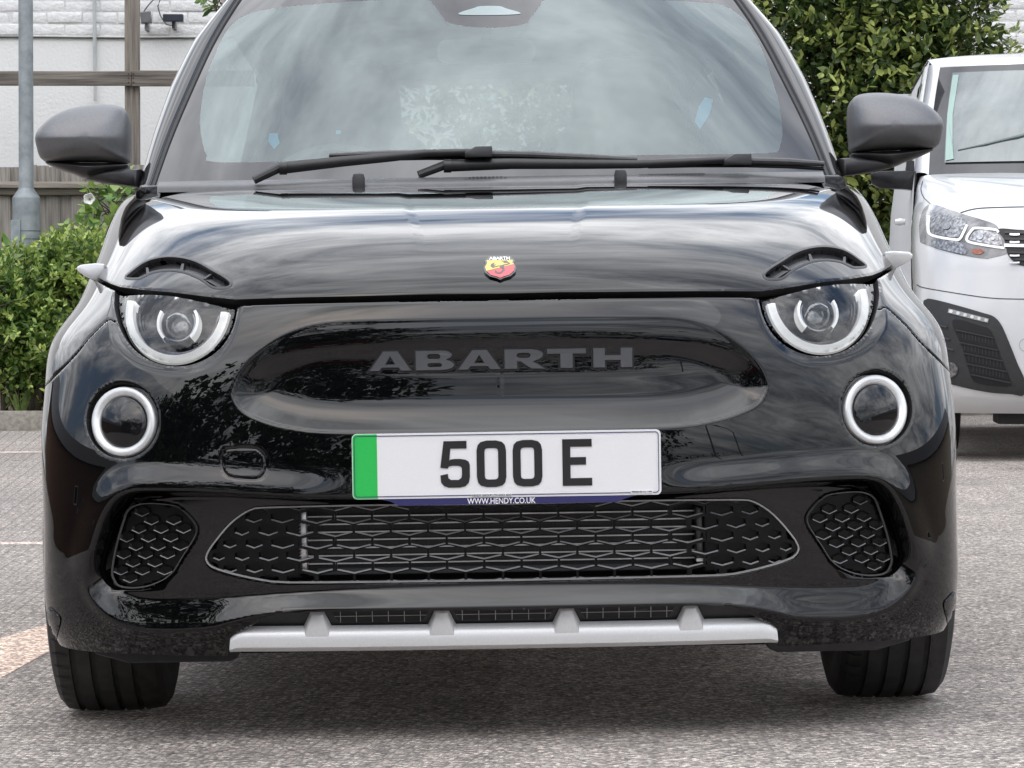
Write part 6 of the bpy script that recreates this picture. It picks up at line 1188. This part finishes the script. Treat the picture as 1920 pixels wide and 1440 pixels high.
RF = vs_px([(1746, 404), (1750, 396), (1790, 405), (1811, 415), (1808, 426), (1801, 440), (1793, 446), (1762, 441), (1748, 434)]); RF2 = vs_px([(1832, 433), (1868, 437), (1878, 460), (1850, 457), (1822, 451), (1820, 447)]); RF3 = vs_px([(1752, 447), (1800, 455), (1812, 476), (1780, 471), (1752, 463)])
BK = vs_px([(1733, 572), (1738, 562), (1749, 561), (1789, 571), (1844, 587), (1864, 594), (1878, 610), (1893, 644), (1909, 684), (1921, 712), (1920, 740), (1895, 738), (1855, 735), (1800, 724), (1765, 712), (1748, 690), (1738, 640)], .05)
HO = vs_px([(1788, 601), (1842, 612), (1856, 618), (1864, 633), (1880, 676), (1896, 716), (1893, 723), (1860, 722), (1833, 717), (1822, 706), (1807, 655)], .05)
SEAM1 = vs_px([(1719, 534), (1735, 540), (1800, 551), (1860, 559), (1925, 561), (1990, 561)]); BON = vs_px([(1801, 399), (1822, 393), (1848, 390), (1920, 388), (1990, 388)]); BON2 = vs_px([(1745, 383), (1732, 370), (1727, 355), (1730, 340)], .8)
GR = vs_px([(1873, 430), (1925, 432), (2060, 434), (2060, 503), (1960, 503), (1921, 499), (1906, 494), (1896, 486), (1889, 475), (1883, 450)])
M_seam = mat('panel_seam', (.05, .05, .055), rough=.7, var=.2); M_refl = mat('lamp_reflector', (.42, .43, .44), rough=.22, metal=.8, col2=(.12, .12, .13), vscale=60, contrast=(.35, .6)); M_vlg = mat('van_light_guide', (.82, .83, .83), rough=.3, var=.03, emit=(1, 1, 1), estr=.1)
for side in (1, -1):
    h_ = vpiece('headlight', HLp, .002, mat('van_lamp_housing', (.07, .07, .075), rough=.15, ior=1.5, coat=1, crough=.02, col2=(.20, .20, .21), vscale=12, contrast=(.4, .6)), vroot, side)
    for nm, q_ in (('reflector', RF), ('reflector', RF2), ('reflector', RF3)): vpiece(nm, q_, .005, M_refl, h_, side, depth=.003)
    vribbon('light_guide', U1, .011, .008, M_vlg, h_, side); vribbon('light_guide', U2, .011, .008, M_vlg, h_, side)
    for px, py, r_ in ((1775, 424, .020), (1838, 444, .016), (1862, 448, .009)):
        c = vs_px([(px, py)])[0]; vpiece('bulb_lens', [(c[0] + r_ * math.cos(a), c[1] + r_ * math.sin(a)) for a in np.linspace(0, 6.28, 12, endpoint=False)], .009, mat('bulb_glass', (.30, .31, .32), rough=.08, metal=.7, var=.3, vscale=80), h_, side, depth=.003)
    c = vs_px([(1834, 472)])[0]; vpiece('indicator', [(c[0] + .028 * math.cos(a), c[1] + .014 * math.sin(a)) for a in np.linspace(0, 6.28, 12, endpoint=False)], .006, mat('indicator_amber', (.30, .10, .06), rough=.2, var=.5, vscale=60), h_, side, depth=.003)
    b_ = vpiece('bumper_insert', BK, .006, M_vb, vroot, side); ho = vpiece('grille_opening', HO, .009, M_groove, b_, side, depth=.002)
    for (a, c) in (((1794, 619), (1864, 634)), ((1800, 642), (1873, 657)), ((1808, 662), (1881, 677)), ((1814, 682), (1889, 697)), ((1822, 702), (1895, 717))): vribbon('louvre', vs_px([a, ((a[0] + c[0]) / 2, (a[1] + c[1]) / 2), c], .05), .006, .015, M_vb, ho, side, depth=.008)
    fn = MB()
    for k_, (a, c) in enumerate((((1806, 628), (1861, 640)), ((1810, 650), (1869, 663)), ((1818, 670), (1877, 683)), ((1826, 690), (1881, 702)))):
        for t in np.linspace(0, 1, 10):
            q_ = vs_px([(a[0] + (c[0] - a[0]) * t, a[1] + (c[1] - a[1]) * t)], .05)[0]; W_ = VP.put([q_[0] - .002, q_[0] + .002, q_[0] + .002, q_[0] - .002], [q_[1] - .016, q_[1] - .016, q_[1] + .012, q_[1] + .012], .0105); W_ = mirrorx(W_) if side == -1 else W_; fn.add(W_, [(0, 1, 2, 3)])
    o = fn.build('grille_fins', M_vb, ho); o['kind'] = 'stuff'
    st_ = vribbon('led_strip', vs_px([(1780, 583), (1815, 592), (1854, 602)], .05), .020, .010, mat('led_strip_clear', (.30, .31, .31), rough=.15, coat=1, var=.1), b_, side)
    for t in np.linspace(.06, .94, 6): q_ = vs_px([(1781 + 73 * t, 583.5 + 18.5 * t)], .05)[0]; vpiece('led', [(q_[0] + .008 * math.cos(a), q_[1] + .008 * math.sin(a)) for a in np.linspace(0, 6.28, 10, endpoint=False)], .0125, mat('led_dot', (.75, .76, .75), rough=.2, metal=.3, var=.1), st_, side, depth=.002)
    for a, c in (((1762, 610), (1778, 614)), ((1769, 633), (1783, 636.5)), ((1775.5, 652), (1789, 656.5))): vribbon('fin', vs_px([a, ((a[0] + c[0]) / 2, (a[1] + c[1]) / 2), c], .05), .006, .014, mat('van_fin_grey', (.06, .062, .066), rough=.5, var=.1), b_, side, depth=.008)
    c = vs_px([(1783, 693)], .05)[0]; fg = vpiece('fog_lamp', [(c[0] + .036 * math.cos(a), c[1] + .036 * math.sin(a)) for a in np.linspace(0, 6.28, 20, endpoint=False)], .012, M_refl, b_, side, depth=.004)
    vribbon('bumper_seam', SEAM1, .0045, .0012, M_seam, vroot, side); vribbon('bonnet_seam', BON, .006, .0012, M_seam, vroot, side); vribbon('wing_seam', BON2, .004, .0012, M_seam, vroot, side)
    c = vs_px([(1921, 647)], .05)[0]; vribbon('sensor_ring', [(c[0] + .024 * math.cos(a), c[1] + .028 * math.sin(a)) for a in np.linspace(0, 6.28, 16)], .003, .0012, mat('sensor_line', (.35, .36, .37), rough=.6, var=.1), vroot, side)
    G_ = vpiece('grille', GR, .004, M_groove, vroot, side)
    for py in (437, 449, 461, 474, 487):
        x0_ = 1884 if py < 470 else 1893 if py < 480 else 1904; vribbon('grille_bar', vs_px([(x0_, py), (1950, py + 1), (2058, py + 1)]), .014 if py == 461 else .010, .010, M_chrome if py == 461 else M_vb, G_, side, depth=.006)
    for py in (441, 455, 480, 493):
        for px in (1903, 1940, 1976): p0 = vs_px([(px - 9, py), (px, py + .5), (px + 9, py)]); vribbon('grille_fleck', p0, .008, .012, M_chrome, G_, side, depth=.004)
    V = []; secs = [(.55, 0), (1.3, 0), (2.2, 0), (3.5, 0), (4.8, 0), (5.05, .06)]; zs = [.30, .45, .70, 1.0, 1.3, 1.42, 1.60, 1.80, 1.98, 2.03, 2.052]; xz = [.96, .985, .995, .99, .975, .96, .935, .900, .868, .855, .848]
    for y, dx in secs:
        for z, x in zip(zs, xz): V.append((side * -(x - dx), max(y, .55 if z < 1.0 else .9 if z < 1.35 else 1.30 + (z - 1.42) * 1.05 if z > 1.42 else 1.2), z))
    k_ = len(zs); F = [(i * k_ + j, i * k_ + j + 1, (i + 1) * k_ + j + 1, (i + 1) * k_ + j) for i in range(5) for j in range(k_ - 1)]
    F = [f for f in F if not (f[0] // k_ in (0,) and f[0] % k_ < 2)]
    npmesh('body_side', V, F, mat('van_side_paint', (.63, .64, .655), rough=.55, var=.02, vscale=3), vroot)
    wv = empty('front_wheel', (side * -.86, .95, .33)); wv.parent = vroot; MB().lathe([(-.1, .20), (-.112, .26), (-.105, .31), (-.085, .33), (.085, .33), (.105, .31), (.112, .26), (.1, .20)], 40, 'x').build('tyre', M_tyre, wv, angle=30); MB().lathe([(-.08, .001), (-.09, .19), (.09, .19), (.08, .001)], 30, 'x').build('rim', MT['rim_metal'], wv)
    wr = MB().lathe([(-.1, .001), (-.112, .26), (-.085, .33), (.085, .33), (.112, .26), (.1, .001)], 32, 'x', (side * -.86, 4.1, .33)).build('rear_wheel', M_tyre, vroot)
# windscreen, pillars and roof of the van
_a = nspline([0, .5, 1], [1.06, 1.46, 1.84]); _b = nspline([0, .5, 1], [1.40, 1.72, 2.005]); _c = nspline([0, .5, 1], [.885, .850, .795])
def vws(u, t): return np.stack([u * _c(t), _a(t) + .24 * np.abs(u) ** 2.4, _b(t) + 0 * u], -1)
V, F = grid(vws, -1, 1, 0, 1, 40, 20); npmesh('windscreen_border', V, F, mat('van_glass_border', (.035, .035, .038), rough=.08, ior=1.45, var=.15), vroot)
def vws2(u, t): P_ = vws(u * .915, .10 + t * .835); P_[..., 1] -= .012; return P_
V, F = grid(vws2, -1, 1, 0, 1, 40, 20); npmesh('windscreen', V, F, mat('van_glass_dark', (.040, .058, .060), rough=.02, ior=1.65, coat=.6, crough=.0, col2=(.10, .135, .135), vscale=2.), vroot)
q_ = [vws2(np.array([-1. + a]), np.array([t]))[0] + (0, -.006, 0) for a, t in ((.004, .02), (.055, .035), (.045, .2), (.035, .5), (.045, .97), (.004, .97), (-.0, .5))]
npmesh('side_daylight_strip', q_, [tuple(range(7))], mat('pale_green_daylight', (.17, .29, .25), rough=.08, coat=1, var=.05), vroot, smooth=False)  # pale strip painted for the daylight seen through the side window
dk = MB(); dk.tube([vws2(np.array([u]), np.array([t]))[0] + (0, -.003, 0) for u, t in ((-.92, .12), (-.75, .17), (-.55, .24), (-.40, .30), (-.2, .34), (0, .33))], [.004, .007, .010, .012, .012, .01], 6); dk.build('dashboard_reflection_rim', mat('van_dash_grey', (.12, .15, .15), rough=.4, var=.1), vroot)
for s_ in (-1, 1):
    ts_ = np.linspace(-.03, 1.03, 20); V = []; sec = [(0, -.004, .0), (.02, -.006, .012), (.05, .02, .016), (.075, .07, .010), (.085, .14, 0), (.085, .24, -.01)]
    for t in ts_:
        e = vws(np.array([s_ * 1.]), np.array([t]))[0]
        for a, b, c in sec: V.append((e[0] + s_ * a, e[1] + b, e[2] + c))
    F = [(i * 6 + j, i * 6 + j + 1, (i + 1) * 6 + j + 1, (i + 1) * 6 + j) for i in range(19) for j in range(5)]; npmesh('pillar', V, F if s_ > 0 else [f[::-1] for f in F], M_vw, vroot)
    P0 = [(s_ * .955, 1.52, 1.46), (s_ * .955, 2.5, 1.46), (s_ * .885, 2.5, 1.92), (s_ * .885, 2.02, 1.92)]; P0 = [(x + s_ * .012, y, z) for x, y, z in P0]; npmesh('side_glass', P0, [(0, 1, 2, 3)], mat('van_side_glass', (.015, .018, .018), rough=.03, var=.1), vroot, smooth=False)
    mm = MB()
    pts = [vloc(a, b, 1.25) for a, b in ((1632, 326), (1650, 322), (1700, 321), (1717, 322), (1717, 358), (1687, 355), (1648, 353), (1635, 344))]; q_ = [(-abs(p[0]) * -s_, p[2]) for p in pts]; mo = mm.prism(q_, 1.18, 1.30).build('door_mirror', mat('van_mirror_black', (.012, .012, .014), rough=.2, var=.2), vroot, bevel=.008)
    MB().box(-.02, .02, 1.2, 1.26, 0, .05).build('mirror_aerial', M_vb, mo).location = (q_[3][0] * 1.03 , 0, q_[2][1])
    ph = vloc(1692, 419, 2.3); MB().lathe([(-.03, .001), (-.026, .014), (0, .020), (.026, .014), (.03, .001)], 16, 'x', (s_ * 1.008, 2.0, ph[2])).build('door_handle', mat('handle_white', (.7, .71, .72), rough=.2, coat=1, var=.05), vroot)
def vroof(u, t):
    y = np.interp(t, [0, .04, .15, 1], [1.845, 1.90, 2.15, 5.0]); z = np.interp(t, [0, .04, .15, 1], [2.008, 2.040, 2.085, 2.10]); w = np.interp(t, [0, .15, 1], [.80, .84, .84]); k = np.abs(u); return np.stack([u * w, y + .24 * k ** 2.4 * (1 - np.minimum(t * 6, 1)), z - .03 * k ** 4 - .0 * k], -1)
V, F = grid(vroof, -1.02, 1.02, 0, 1, 30, 40); npmesh('roof', V, F, M_vw, vroot)
if False:
  for s_ in (-1, 1): MB().tube([(s_ * .79, 2.02, 2.045), (s_ * .80, 2.3, 2.085), (s_ * .80, 4.8, 2.095)], [.008, .014, .014], 8).build('roof_gutter', M_vw, vroot)
MB().box(-.9, .9, .35, 5.0, .22, .30).build('underside', M_black, vroot); MB().box(-.95, .95, 4.95, 5.05, .3, 2.05).build('rear_doors', M_vw, vroot); MB().box(-.60, .60, .25, .60, .165, .23).build('undertray', M_vb, vroot, bevel=.01)
